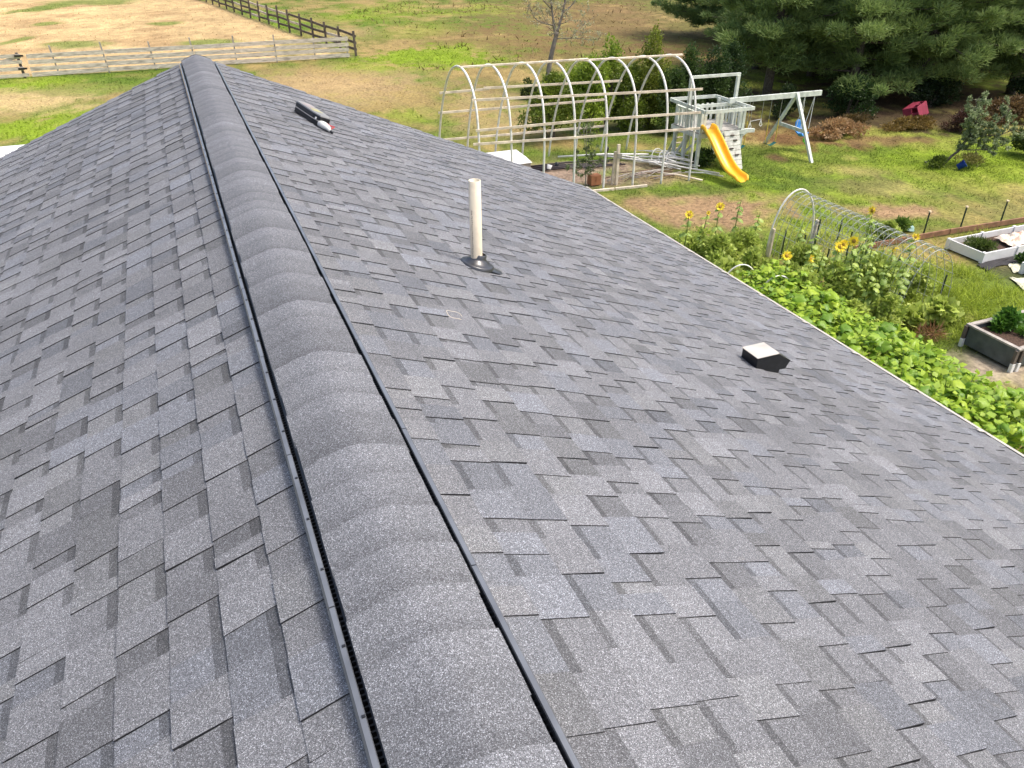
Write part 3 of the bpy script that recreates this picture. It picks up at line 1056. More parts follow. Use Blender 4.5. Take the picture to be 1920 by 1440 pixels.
def purlin(xa, xb, side, za, zb_, m=M['pale_wood'], u=None, w=0.035, h=0.068):
    m_ = MB()
    ua = (hoop_at_z(side, za) + side * 0.05) if u is None else u
    ub = (hoop_at_z(side, zb_) + side * 0.05) if u is None else u
    m_.beam((xa, fy(xa) + 2.08 + ua, za), (xb, fy(xb) + 2.08 + ub, zb_), w, h)
    m_.build('rail', m, gh)
for xa, xb, za, zb_ in ((15.0, 11.6, 3.64, 3.63), (11.75, 7.65, 3.66, 3.62)):
    purlin(xa, xb, -1, za, zb_, u=-0.62, w=0.1, h=0.045)
purlin(15.05, 9.6, -1, 2.80, 2.86); purlin(9.7, 7.6, -1, 2.88, 2.9)
purlin(7.65, 5.6, -1, 2.80, 2.7) if False else None
purlin(14.95, 10.6, -1, 2.14, 2.16); purlin(10.75, 7.6, -1, 2.15, 2.1)
purlin(14.95, 10.9, -1, 1.66, 1.68); purlin(11.0, 7.5, -1, 1.68, 1.72)
purlin(13.9, 9.0, 1, 2.62, 2.66); purlin(9.2, 7.55, 1, 2.62, 2.58)
purlin(13.5, 9.6, 1, 1.95, 1.9); purlin(9.7, 7.6, 1, 1.9, 1.88)
purlin(13.9, 10.5, 1, 0.95, 0.92); purlin(10.6, 7.3, 1, 0.92, 0.9)
for xa, xb in ((11.2, 12.05), (12.1, 13.2)):
    m_ = MB(); m_.beam((xa, fy(xa) - 0.15, 0.0), (xb, fy(xb) - 0.15, 0.0), 0.07, 0.07); m_.build('sill_board', M['pale_wood'], gh)

# cold frame / tank inside
cf = thing('cold_frame', (9.9, 24.6, 0), 'low white box with sloping lid inside the greenhouse frame', 'box')
m_ = MB(); m_.box((8.7, 23.9, 0), (10.35, 25.0, 0.3)); m_.build('base', M['grey_cap'], cf)
m_ = MB()
m_.add([(8.66, 23.86, 0.31), (10.39, 23.86, 0.31), (10.39, 25.04, 0.31), (8.66, 25.04, 0.31), (8.7, 24.1, 0.47), (10.25, 24.1, 0.47), (10.25, 24.95, 0.5), (8.7, 24.95, 0.5)],
       [(3, 2, 1, 0), (4, 5, 6, 7), (0, 1, 5, 4), (1, 2, 6, 5), (2, 3, 7, 6), (3, 0, 4, 7)]); m_.build('lid', M['white_plastic'], cf)
# dark pipes on the gravel
for i in range(6):
    m_ = MB()
    a = Vector((10.3 + rs.uniform(-.1, .3), 24.0 + i * 0.1 - 0.2, 0.03 + 0.02 * (i % 2)))
    b_ = Vector((13.4 + rs.uniform(-.6, 1.0), 23.55 + i * 0.13 - 0.2, 0.03))
    m_.tube([a, a.lerp(b_, .35) + Vector((0, .05, 0.02)), a.lerp(b_, .7) + Vector((0, -.04, 0)), b_], 0.028, 6)
    solo(m_, 'poly_pipe', M['dark_pipe'], tuple(a), 'dark flexible pipe lying with others on the greenhouse gravel', 'pipe', 'dark pipes on the gravel', smooth=True)
for (x, y, s_, mm, lb) in ((11.35, 23.95, .12, 'black_plastic', 'small black fitting sitting on the dark pipes'), (10.95, 23.72, .14, 'white_plastic', 'small white cup lying on the dark pipes')):
    m_ = MB(); m_.lathe([(s_ * .5, 0), (s_ * .62, s_), (s_ * .5, s_), (s_ * .4, s_ * .2)], (x, y, 0.07), (0.3, 0.1, 1), 12)
    solo(m_, 'pipe_fitting', M[mm], (x, y, 0.07), lb, 'fitting', smooth=True)
# two pale posts with a dark cap lamp
gp = thing('gate_post', (12.42, 21.68, 0), 'pair of pale wooden posts with metal bracket at the greenhouse front', 'post')
m_ = MB(); m_.beam((12.40, 21.62, -0.1), (12.42, 21.66, 1.24), 0.085, 0.085); m_.build('post', M['pale_wood'], gp)
m_ = MB(); m_.beam((12.30, 21.72, -0.1), (12.36, 21.74, 1.0), 0.07, 0.07); m_.build('post', M['pale_wood'], gp)
m_ = MB(); m_.box((12.36, 21.55, 0.82), (12.5, 21.6, 0.96)); m_.build('bracket', M['chain'], gp)
lamp = MB(); lamp.lathe([(0.0, 0), (0.015, 0), (0.015, 0.5), (0.05, 0.52), (0.06, 0.62), (0.03, 0.66), (0, 0.67)], (13.05, 23.5, 0), seg=12)
solo(lamp, 'garden_light', M['black_plastic'], (13.05, 23.5, 0), 'small dark garden stake light behind the pale posts', 'light', smooth=True)
pot = MB(); pot.box((11.5, 21.66, 0), (11.86, 21.95, 0.32))
pot.box((11.66, 21.655, 0.14), (11.68, 21.658, 0.24))
solo(pot, 'planter_box', M['terracotta'], (11.68, 21.8, 0), 'square rust coloured planter beside the sapling at the greenhouse', 'planter', bevel=0.01)

# heap of pipes and sticks at the greenhouse corner: each a thing
def stick(p, q, r, m, lab, cat, grp, bow=0.05):
    m_ = MB()
    p, q = Vector(p), Vector(q)
    m_.tube([p, p.lerp(q, .5) + Vector((0, 0, bow)), q], r, 6)
    solo(m_, 'loose_pole', m, tuple(p), lab, cat, grp, smooth=True)
for i in range(26):
    a = rs.uniform(-0.35, 0.25) - 0.95
    cx_, cy_ = 15.0 + rs.gauss(0, .3), 22.8 + rs.gauss(0, .3)
    l_ = rs.uniform(0.7, 1.9)
    d_ = Vector((math.cos(a), math.sin(a), 0))
    z = 0.05 + 0.022 * (i % 12)
    stick(Vector((cx_, cy_, z)) - d_ * l_ * .5, Vector((cx_, cy_, z + rs.uniform(-.03, .1))) + d_ * l_ * .5, rs.uniform(.014, .026), M['pvc'],
          'loose white plastic pipe in the tangled heap by the greenhouse corner', 'pipe', 'white pipes heaped by the greenhouse corner')
stick((13.2, 24.6, .1), (15.9, 20.9, .12), .03, M['pvc'], 'longest white pipe slanting out of the heap towards the lawn', 'pipe', None)
stick((11.9, 25.0, .06), (14.8, 23.6, .2), .035, M['pvc'], 'white pipe lying from the heap back into the greenhouse', 'pipe', None)
stick((13.5, 24.5, .1), (14.6, 23.2, .1), .03, M['pvc'], 'short white pipe end lying across gravel before the heap', 'pipe', None)
stick((14.1, 22.1, .04), (15.1, 20.7, .04), .03, M['pale_wood'], 'pale pole lying on the grass under the last hoops', 'pole', None)
stick((15.1, 21.7, .04), (16.0, 20.8, .04), .025, M['pvc'], 'thin white pipe on grass beside the slide end of heap', 'pipe', None)
for i in range(22):
    cx_, cy_ = 13.6 + rs.gauss(0, .55), 21.95 + rs.gauss(0, .22)
    a = rs.gauss(0.05, .22); l_ = rs.uniform(.6, 1.6)
    d_ = Vector((math.cos(a), math.sin(a), 0))
    stick(Vector((cx_, cy_, .04)) - d_ * l_ * .5, Vector((cx_, cy_, .07)) + d_ * l_ * .5, rs.uniform(.01, .02), M['pale_bark'] if i % 3 else M['twig'],
          'dry stick in the low pile at the greenhouse front', 'stick', 'dry sticks at the greenhouse front', bow=.03)
for i in range(3):
    m_ = MB()
    c_ = Vector((14.75 + .17 * i, 22.9 - .15 * i, .25))
    m_.tube([c_ + Vector((math.cos(t) * (.26 - .03 * i), math.sin(t) * .1, math.sin(t) * (.3 - .05 * i))) for t in np.linspace(-.6, 3.9, 16)], .016, 6)
    solo(m_, 'bent_pipe', M['pvc'], tuple(c_), 'bent white pipe loop standing up in the heap', 'pipe', 'bent pipes in the heap', smooth=True)

# ------------------------------------------------------------------ playset
ps = thing('playset', (16.6, 22.7, 0), 'faded pale green wooden play tower with yellow slide and swing beam', 'playset')
PW = M['play_wood']
def pbeam(name, p, q, w, h, m=PW, parent=ps, upv=(0, 0, 1)):
    m_ = MB(); m_.beam(p, q, w, h, upv); return m_.build(name, m, parent)
TX0, TX1, TY0, TY1, DZ = 15.72, 17.42, 22.0, 23.45, 1.2
for (x, y, zt) in ((15.66, 22.75, 2.82), (17.55, 22.75, 2.8), (TX0, TY0, 1.95), (TX1, TY0, 1.95), (TX0, TY1, 1.95), (TX1, TY1, 1.95)):
    pbeam('post', (x, y, -0.05), (x, y, zt), 0.1, 0.1)
pbeam('top_rail', (15.6, 22.75, 2.86), (17.62, 22.75, 2.84), 0.06, 0.09)
for p, q in (((15.55, 21.6, 1.97), (17.5, 21.6, 1.95)), ((15.6, 23.8, 1.97), (17.5, 23.8, 1.94)), ((15.55, 21.64, 1.97), (15.62, 23.76, 1.97)), ((17.47, 21.64, 1.95), (17.5, 23.76, 1.94)), ((15.62, 22.75, 1.9), (17.5, 22.75, 1.88))):
    pbeam('canopy_rail', p, q, 0.045, 0.11)
for k in range(10):
    y = TY0 + 0.05 + k * 0.155
    pbeam('deck_board', (TX0 - 0.1, y, DZ + rs.uniform(-.006, .006)), (TX1 + 0.1, y, DZ + rs.uniform(-.006, .006)), 0.135, 0.035, M['deck_wood'])
pbeam('deck_joist', (TX0 - .12, TY0 - 0.06, DZ - .09), (TX1 + .12, TY0 - .06, DZ - .09), 0.04, 0.14)
pbeam('deck_joist', (TX0 - .12, TY1 + 0.1, DZ - .09), (TX1 + .12, TY1 + .1, DZ - .09), 0.04, 0.14)
pbeam('deck_joist', (TX0 - .08, TY0 - .03, DZ - .09), (TX0 - .08, TY1 + .07, DZ - .09), 0.04, 0.14)
pbeam('deck_joist', (TX1 + .08, TY0 - .03, DZ - .09), (TX1 + .08, TY1 + .07, DZ - .09), 0.04, 0.14)
for k in range(8):
    y = TY0 + 0.12 + k * 0.175
    pbeam('baluster', (TX0 - 0.04, y, DZ + .03), (TX0 - 0.04, y, 1.82), 0.03, 0.09, upv=(0, 1, 0))
    pbeam('baluster', (TX1 + 0.04, y, DZ + .03), (TX1 + 0.04, y, 1.82), 0.03, 0.09, upv=(0, 1, 0))
for k in range(7):
    x = TX0 + 0.25 + k * 0.2
    if k not in (1, 2):
        pbeam('baluster', (x, TY1 + .04, DZ + .03), (x, TY1 + .04, 1.8), 0.09, 0.03, upv=(0, 1, 0))
pbeam('hand_rail', (TX0 - .04, TY0, 1.84), (TX0 - .04, TY1, 1.84), 0.09, 0.04)
pbeam('hand_rail', (TX1 + .04, TY0, 1.84), (TX1 + .04, TY1, 1.84), 0.09, 0.04)
for x in (16.36, 16.52):
    pbeam('baluster', (x, TY0, DZ + .03), (x, TY0, 1.82), 0.12, 0.035, upv=(0, 1, 0))
for x in (15.86, 17.3):
    pbeam('baluster', (x, TY0 - .02, DZ + .03), (x, TY0 - .02, 1.78), 0.1, 0.03, upv=(0, 1, 0))
pbeam('brace', (15.7, 22.8, 0.35), (16.2, 22.3, 1.15), 0.07, 0.07); pbeam('brace', (15.72, 23.4, .1), (16.5, 23.4, 1.1), .07, .07)
pbeam('brace', (17.42, 22.0, .95), (17.8, 22.0, 1.12), .05, .05); pbeam('swing_bracket', (17.42, 22.0, 1.14), (17.95, 22.0, 1.10), .09, .12)
# ladder rungs at the back left
for s_ in (0, .62):
    pbeam('ladder_rail', (16.0 + s_, 24.2, 0), (16.0 + s_, 23.55, 1.15), .08, .04)
for k in range(5):
    t = .12 + k * .2
    pbeam('rung', (15.98, 24.2 - .65 * t, 1.15 * t), (16.66, 24.2 - .65 * t, 1.15 * t), .05, .035, M['pale_wood'])
m_ = MB(); m_.tube([(15.5, 22.1, 0), (15.52, 22.3, 1.2), (15.55, 22.5, 2.8)], .012, 6); m_.build('climbing_rope', M['chain'], ps)
m_ = MB(); m_.tube([(15.42, 22.3, 0), (15.46, 22.5, 1.2), (15.55, 22.6, 2.75)], .012, 6); m_.build('climbing_rope', M['chain'], ps)
# climbing wall of planks
a0, a1 = Vector((16.85, 21.35, 0.0)), Vector((16.95, 21.96, 1.17))
cw = pbeam('climbing_wall', (16.58, 21.40, .02), (16.66, 21.99, 1.14), .05, .06)
for k in range(8):
    t0, t1 = k / 8 + .006, (k + 1) / 8 - .006
    p0, p1 = a0.lerp(a1, t0), a0.lerp(a1, t1)
    m_ = MB()
    ww = .31
    dz = rs.uniform(-.006, .006)
    m_.add([(p0.x - ww, p0.y, p0.z), (p0.x + ww, p0.y, p0.z), (p1.x + ww, p1.y, p1.z), (p1.x - ww, p1.y, p1.z),
            (p0.x - ww, p0.y - .035, p0.z + .02 + dz), (p0.x + ww, p0.y - .035, p0.z + .02), (p1.x + ww, p1.y - .035, p1.z + .02), (p1.x - ww, p1.y - .035, p1.z + .02 - dz)],
           [(3, 2, 1, 0), (4, 5, 6, 7), (0, 1, 5, 4), (1, 2, 6, 5), (2, 3, 7, 6), (3, 0, 4, 7)])
    m_.build('plank', M['wall_wood'], cw)
for (u, t) in ((-.1, .2), (.12, .38), (-.08, .55), (.1, .75), (.0, .88)):
    p0 = a0.lerp(a1, t)
    m_ = MB(); m_.box((p0.x + u - .07, p0.y - .08, p0.z + .01), (p0.x + u + .07, p0.y - .03, p0.z + .05)); m_.build('foot_hold', M['dark_wood'], cw)
# slide: swept trough with rolled edges
path = smooth_path([(15.95, 22.02, 1.26), (15.95, 21.8, 1.24), (15.95, 21.45, 1.02), (15.96, 21.05, 0.68), (15.97, 20.62, 0.36), (15.98, 20.25, 0.2), (15.99, 19.95, 0.15), (15.99, 19.78, 0.12)], 5)
cs = [(-.29, .10), (-.30, .15), (-.27, .185), (-.235, .17), (-.21, .08), (-.15, .02), (0, 0), (.15, .02), (.21, .08), (.235, .17), (.27, .185), (.30, .15), (.29, .10)]
V, F = [], []
npth = len(path)
for i, p in enumerate(path):
    d = (path[min(i + 1, npth - 1)] - path[max(i - 1, 0)]).normalized()
    nv = Vector((1, 0, 0)).cross(d).normalized()
    if nv.z < 0: nv = -nv
    k = 1.0
    e = i / (npth - 1)
    if e > .9: k = 1 - (e - .9) * 2.5
    for (u, h_) in cs:
        hh = h_ * (1.25 if e < .15 else 1.0) * (1 if e < .9 else max(.35, 1 - (e - .9) * 6))
        V.append(p + Vector((u * k * .86, 0, 0)) + nv * hh)
n = len(cs)
for i in range(npth - 1):
    for q in range(n - 1):
        F.append((i * n + q, i * n + q + 1, (i + 1) * n + q + 1, (i + 1) * n + q))
m_ = MB(); m_.add(V, F)
sl = m_.build('slide', M['yellow'], ps, smooth=True)
sm = sl.modifiers.new('thick', 'SOLIDIFY'); sm.thickness = 0.022; sm.offset = -1
sl.modifiers.new('sub', 'SUBSURF').levels = 1
sl.modifiers['sub'].render_levels = 1
sl['label'] = 'bright yellow plastic slide on the front of the play tower'
# swing beam and A-frame
BY = 22.62
pbeam('swing_beam', (17.2, BY, 2.02), (21.2, BY, 1.99), .09, .17)
pbeam('frame_leg', (20.0, 21.13, -.05), (20.08, BY - .03, 2.06), .1, .1)
pbeam('frame_leg', (20.2, 23.98, -.05), (20.12, BY + .03, 2.0), .1, .1)
pbeam('frame_tie', (20.02, 21.78, .9), (20.12, 23.35, .88), .05, .12)
def swing_chain(name, x, dy0, p, z_mid, parent):
    top = Vector((x, BY, 1.93)); p = Vector(p)
    mid = top.lerp(p, z_mid)
    m_ = MB(); m_.tube([top, mid], .009, 6); m_.build('chain', M['chain'], parent)
    m_ = MB(); m_.tube([mid, p], .016, 6); m_.build('rope_sleeve', M['rope'], parent)
for (xa, xb, z, lb) in ((17.75, 18.12, .42, 'green belt swing hanging close beside the play tower'), (19.05, 19.5, .4, 'green belt swing hanging beside the slanted frame legs')):
    t = thing('belt_swing', ((xa + xb) / 2, BY, z), lb, 'swing', 'swings on the playset beam')
    m_ = MB()
    V = []
    for i in range(9):
        u = i / 8
        zz = z - .09 * math.sin(math.pi * u)
        for dy in (-.07, .07):
            V.append((xa + (xb - xa) * u, BY + dy, zz))
    V2 = [(v[0], v[1], v[2] + .012) for v in V]
    nn = len(V)
    F = []
    for i in range(8):
        a = 2 * i
        F += [(a, a + 1, a + 3, a + 2), (nn + a + 2, nn + a + 3, nn + a + 1, nn + a), (a, a + 2, nn + a + 2, nn + a), (a + 1, nn + a + 1, nn + a + 3, a + 3)]
    m_.add(V + V2, F); m_.build('seat', M['green_belt'], t)
    for x in (xa, xb):
        swing_chain('chain', x + (.0), 0, (x, BY, z + .01), .45, t)
t = thing('trapeze', (18.45, BY, 1.15), 'trapeze bar with two white triangular rings between the swings', 'trapeze')
m_ = MB(); m_.tube([(18.22, BY, 1.24), (18.72, BY, 1.28)], .014, 8); m_.build('bar', M['chain'], t)
for x, z in ((18.24, 1.24), (18.70, 1.28)):
    m_ = MB(); m_.tube([(x, BY, 1.93), (x, BY, z)], .008, 6); m_.build('chain', M['chain'], t)
    m_ = MB(); m_.tube([(x, BY, z - .03), (x - .06, BY - .02, z - .2), (x, BY - .02, z - .24), (x + .06, BY - .02, z - .2), (x, BY, z - .03)], .014, 6); m_.build('ring', M['white_plastic'], t)
t = thing('toddler_swing', (20.68, BY, .62), 'blue plastic toddler swing with lime footrest hanging outside the frame', 'swing')
cx_, cz_ = 20.66, .68
m_ = MB()
prof_s = [(-.16, -.02, .30), (-.2, .12, .2), (-.19, .24, .06), (-.13, .2, -.1), (0, .12, -.16), (.13, .2, -.1), (.19, .24, .06), (.2, .12, .2), (.16, -.02, .30)]
V = []
for j, (yo, sc_, zz) in enumerate(((-.17, .7, -.12), (-.05, 1.0, -.16), (.1, 1.0, -.1), (.17, .95, .08), (.2, .85, .28), (.2, .45, .38))):
    for i in range(9):
        th_ = math.pi * i / 8
        V.append((cx_ - math.cos(th_) * .2 * sc_, BY + yo, cz_ + zz + (1 - math.sin(th_)) * .12 * (1 if j < 4 else .2)))
F = [(j * 9 + i, j * 9 + i + 1, (j + 1) * 9 + i + 1, (j + 1) * 9 + i) for j in range(5) for i in range(8)]
m_.add(V, F)
so = m_.build('seat', M['blue'], t, smooth=True)
so.modifiers.new('thick', 'SOLIDIFY').thickness = .025
m_ = MB(); m_.box((cx_ - .06, BY - .26, cz_ - .34), (cx_ + .1, BY - .18, cz_ - .2)); m_.box((cx_ + .02, BY - .24, cz_ - .42), (cx_ + .07, BY - .2, cz_ - .3)); m_.build('footrest', M['lime_plastic'], t, bevel=.012)
for x, y in ((cx_ - .17, .15), (cx_ + .19, .15), (cx_ + .19, -.1), (cx_ - .17, -.1)):
    m_ = MB(); m_.tube([(20.5 if x < cx_ else 20.95, BY, 1.93), (x, BY + y, cz_ + .1)], .011, 6); m_.build('rope', M['white_plastic'], t)

# ------------------------------------------------------------------ foliage builders
def lerp3(a, b, t):
    return np.asarray(a)[None] * (1 - t[:, None]) + np.asarray(b)[None] * t[:, None]


def shrub(name, base, rad, h, n, ls, c1, c2, label, cat='shrub', group=None, lobes=9, seed=0, stem_m=None, droop=0.0, z0=0.0, shape='round', wide=0.62):
    rng = np.random.default_rng(seed)
    t = thing(name, tuple(base), label, cat, group)
    bx_, by_, bz_ = base
    rx, ry = rad
    cen, rr, tn = [], [], []
    for i in range(lobes):
        u = rng.random()
        a = rng.random() * 6.283
        zc = z0 + (h - z0) * (0.15 + 0.75 * u)
        if shape == 'cone':
            k = (1.02 - u) ** 0.75
        elif shape == 'column':
            k = 1 - 0.55 * u
        else:
            k = math.sqrt(max(0.05, 1 - (1.6 * u - 0.55) ** 2))
        q = rng.random() ** 0.5 * 0.72
        cen.append((bx_ + math.cos(a) * rx * q * k, by_ + math.sin(a) * ry * q * k, bz_ + zc))
        s_ = rng.uniform(.32, .55)
        rr.append((rx * s_ * (0.5 + .5 * k), ry * s_ * (0.5 + .5 * k), (h - z0) * rng.uniform(.16, .28)))
        tn.append(rng.random())
    cen, rr, tn = np.array(cen), np.array(rr), np.array(tn)
    li = rng.integers(0, lobes, n)
    d = rand_dirs(n, rng)
    rad_ = (0.55 + 0.5 * rng.random(n)) * (1 + 0.18 * np.sin(d[:, 0] * 7 + li) * np.sin(d[:, 2] * 6 + 2 * li))
    P = cen[li] + d * rr[li] * rad_[:, None]
    P[:, 2] = np.maximum(P[:, 2], bz_ + 0.03)
    D = unit(d * 0.8 + rng.normal(size=(n, 3)) * 0.7 + np.array([0, 0, 0.35 - droop]))
    S = rng.normal(size=(n, 3))
    tt = np.clip(tn[li] * 0.55 + rng.random(n) * 0.45, 0, 1)
    cb = lerp3(c1, c2, tt) * rng.uniform(.75, 1.15, (n, 1))
    L = ls * rng.uniform(.7, 1.3, n)
    V, F, C = leaf_quads(P, D, S, L, L * wide, cb * .9, cb * 1.1)
    part_arrays('crown', V, F, C, M['leaf'], t)
    m_ = MB()
    for i in range(min(lobes, 7)):
        c = Vector(cen[i])
        b0 = Vector((bx_ + rng.uniform(-.08, .08) * rx, by_ + rng.uniform(-.08, .08) * ry, bz_ - .05))
        m_.tube([b0, b0.lerp(c, .5) + Vector((0, 0, .1 * h)), c], [0.012 * h + .008, .009 * h + .005, .004], 6)
    m_.build('stem', stem_m or M['bark'], t)
    return t


def pine(base, height, r, seed, label, zlow=1.5, c1=(0.075, 0.14, 0.05), c2=(0.34, 0.44, 0.14), vis=9.0, lean=(0, 0)):
    rng = np.random.default_rng(seed)
    t = thing('pine_tree', tuple(base), label, 'tree', 'pines behind the lawn')
    B = Vector(base)
    m_ = MB()
    tr = [B + Vector((lean[0] * k, lean[1] * k, height * k)) for k in np.linspace(-0.02, 1, 8)]
    m_.tube(tr, [0.2 * (1 - .85 * k) + .03 for k in np.linspace(0, 1, 8)], 10)
    m_.build('trunk', M['bark'], t, smooth=True)
    limbs = MB()
    pads, padz, padd = [], [], []
    z = zlow
    while z < height - .5:
        nl = rng.integers(4, 7)
        a0_ = rng.random() * 6.28
        kz = z / height
        for i in range(nl):
            a = a0_ + 6.283 * i / nl + rng.uniform(-.35, .35)
            L_ = r * (1 - kz ** 1.3) * rng.uniform(.6, 1.12) + .3
            if z < zlow + 1.2:
                L_ *= rng.uniform(.55, 1.05)
            d = Vector((math.cos(a), math.sin(a), 0))
            s0 = B + Vector((lean[0] * kz, lean[1] * kz, z))
            rise = rng.uniform(-.12, .25) * L_
            pts = [s0, s0 + d * L_ * .4 + Vector((0, 0, rise * .2 - .05)), s0 + d * L_ * .75 + Vector((0, 0, rise * .5 - .08)), s0 + d * L_ + Vector((0, 0, rise + .1))]
            limbs.tube(pts, [.045, .035, .022, .008], 5, caps=False)
            pr_ = Vector((-d.y, d.x, 0))
            npad = max(2, int(L_ * 2.4))
            if z > vis: npad = max(2, int(L_ * 1.0))
            for k in range(npad):
                u = .3 + .72 * (k + rng.random()) / npad
                w_ = (1 - u * .45) * L_ * .36
                cpt = s0 + d * L_ * u + pr_ * rng.uniform(-w_, w_) + Vector((0, 0, rise * u * u + rng.uniform(-.15, .2)))
                pads.append(cpt); padz.append(rng.uniform(.6, 1.25)); padd.append((d.x, d.y, .25))
        z += rng.uniform(.5, .8)
    tag(limbs.build('limbs', M['bark'], t), kind='stuff')
    pads = np.array(pads); padz = np.array(padz); padd = np.array(padd)
    hi = pads[:, 2] > vis
    cnt = np.where(hi, 60, 190)
    idx = np.repeat(np.arange(len(pads)), cnt)
    n = len(idx)
    d = rand_dirs(n, rng)
    sc_ = np.array([.5, .5, .27])
    P = pads[idx] + d * sc_ * padz[idx, None] * (rng.random(n) ** .45)[:, None]
    D = unit(d * np.array([.8, .8, .5]) + padd[idx] * .6 + rng.normal(size=(n, 3)) * .35 + np.array([0, 0, .35]))
    tone_ = np.clip(.28 + .5 * (d[:, 2] * .5 + .5) * 0 + rng.random(n) * .35 + (rng.random(len(pads)) * .5)[idx], 0, 1)
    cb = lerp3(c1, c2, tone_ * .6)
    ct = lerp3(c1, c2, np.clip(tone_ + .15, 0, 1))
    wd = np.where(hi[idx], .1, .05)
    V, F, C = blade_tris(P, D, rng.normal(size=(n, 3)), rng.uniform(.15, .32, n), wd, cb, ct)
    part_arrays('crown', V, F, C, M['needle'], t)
    return t


pine((25.3, 30.4, 0), 12, 3.3, 1, 'pine with dark open trunk nearest the play tower', zlow=1.6, lean=(.3, .2))
pine((28.6, 28.6, 0), 13, 4.6, 2, 'broad pine with pale tufted boughs right of the open trunk', zlow=1.3)
pine((32.6, 28.4, 0), 13, 5.0, 3, 'big pine standing above the red toy', zlow=1.4)
pine((37.2, 27.0, 0), 12, 4.8, 4, 'rightmost pine with boughs over the brown brush', zlow=1.5)
pine((30.2, 37.5, 0), 12, 3.6, 5, 'leftmost pine with boughs over the brown slope', zlow=1.6)
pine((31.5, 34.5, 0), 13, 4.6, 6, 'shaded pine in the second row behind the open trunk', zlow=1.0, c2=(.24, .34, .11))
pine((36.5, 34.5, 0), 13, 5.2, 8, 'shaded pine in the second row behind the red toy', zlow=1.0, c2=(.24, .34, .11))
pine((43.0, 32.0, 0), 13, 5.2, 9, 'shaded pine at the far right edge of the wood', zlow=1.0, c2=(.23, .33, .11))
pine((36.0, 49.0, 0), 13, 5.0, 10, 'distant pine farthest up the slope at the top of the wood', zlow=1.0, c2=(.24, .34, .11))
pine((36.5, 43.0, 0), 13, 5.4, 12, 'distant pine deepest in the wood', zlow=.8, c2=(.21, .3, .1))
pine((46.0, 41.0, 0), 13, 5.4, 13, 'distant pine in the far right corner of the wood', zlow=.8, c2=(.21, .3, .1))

# hedge of shrubs behind the greenhouse
shrub('bush', (12.9, 27.6, 0), (1.25, 1.1), 2.2, 9000, .10, (.08, .13, .015), (.27, .34, .04), 'olive green bush at the left end of the hedge row', seed=21, lobes=12)
shrub('bush', (14.6, 28.0, 0), (1.3, 1.1), 2.7, 9500, .10, (.13, .21, .02), (.4, .52, .06), 'light green leafy bush in the middle of the greenhouse hedge', seed=22, lobes=12)
shrub('bush', (15.65, 28.3, 0), (.7, .6), 3.2, 2200, .11, (.16, .26, .02), (.36, .46, .06), 'slender lime green shoot rising above the hedge', seed=23, lobes=9, z0=.9)
shrub('bush', (16.2, 27.9, 0), (1.2, 1.0), 2.35, 8500, .095, (.06, .1, .015), (.2, .27, .03), 'dark olive bush behind the last greenhouse hoops', seed=24, lobes=11)
shrub('evergreen', (17.5, 28.2, 0), (1.3, 1.1), 3.3, 9500, .1, (.1, .14, .015), (.3, .35, .05), 'yellow green rounded bush topping the right of the hedge', seed=25, lobes=16)
shrub('evergreen', (18.7, 27.2, 0), (1.0, .95), 2.9, 9000, .085, (.025, .06, .018), (.09, .15, .03), 'dark green evergreen behind the play tower top rail', seed=26, lobes=15, shape='column')
shrub('evergreen', (19.9, 27.0, 0), (1.0, .95), 2.75, 9000, .085, (.022, .055, .018), (.085, .14, .03), 'dark green evergreen behind the left half of swing beam', seed=27, lobes=15, shape='column')
shrub('evergreen', (17.6, 26.9, 0), (.9, .8), 2.3, 7000, .085, (.03, .065, .018), (.1, .16, .03), 'low dark evergreen behind the play tower deck', seed=28, lobes=12)
shrub('evergreen', (21.3, 28.3, 0), (1.0, .95), 2.7, 8000, .09, (.02, .05, .018), (.075, .13, .03), 'dark evergreen behind the trapeze and green swing', seed=29, lobes=14)
shrub('bush', (15.1, 34.8, 0), (.55, .5), .85, 1600, .08, (.03, .06, .012), (.08, .12, .02), 'small dark bush on the lawn at the foot of the bare tree', seed=30, lobes=6)
# understorey by the wood
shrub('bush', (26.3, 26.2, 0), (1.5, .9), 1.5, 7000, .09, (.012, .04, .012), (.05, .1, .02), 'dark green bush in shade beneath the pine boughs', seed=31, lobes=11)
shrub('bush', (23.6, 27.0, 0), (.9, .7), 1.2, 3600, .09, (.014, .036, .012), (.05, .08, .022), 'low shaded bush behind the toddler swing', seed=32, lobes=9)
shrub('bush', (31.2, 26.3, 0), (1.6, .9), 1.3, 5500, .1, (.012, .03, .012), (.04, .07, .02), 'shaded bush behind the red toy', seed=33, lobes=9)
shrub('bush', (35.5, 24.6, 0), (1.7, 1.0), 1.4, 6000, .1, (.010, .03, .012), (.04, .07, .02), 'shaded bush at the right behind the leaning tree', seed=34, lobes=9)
BR1, BR2 = (.14, .065, .025), (.38, .22, .1)
shrub('dead_fern', (23.4, 23.6, 0), (1.15, .65), .6, 3600, .15, (.3, .17, .07), (.6, .42, .22), 'heap of dry orange brown bracken by the toddler swing', 'dead plants', None, 10, 35, M['twig'], .3, wide=.35)
shrub('dead_fern', (27.2, 23.5, 0), (1.6, .45), .45, 2800, .13, (.13, .075, .02), (.3, .22, .06), 'strip of yellowing ferns below the red toy', 'dead plants', None, 9, 36, M['twig'], .3, wide=.35)
shrub('brush_pile', (28.6, 22.4, 0), (1.05, .7), .75, 3600, .14, (.035, .018, .014), (.12, .06, .045), 'dark purple brown brush heap left of the leaning tree', 'brush pile', None, 10, 37, M['twig'], .1, wide=.2)
shrub('dead_fern', (31.8, 22.8, 0), (1.9, .8), 1.0, 5000, .15, (.1, .06, .025), (.27, .18, .08), 'rust brown bracken bank behind the leaning tree', 'dead plants', None, 11, 38, M['twig'], .3, wide=.35)
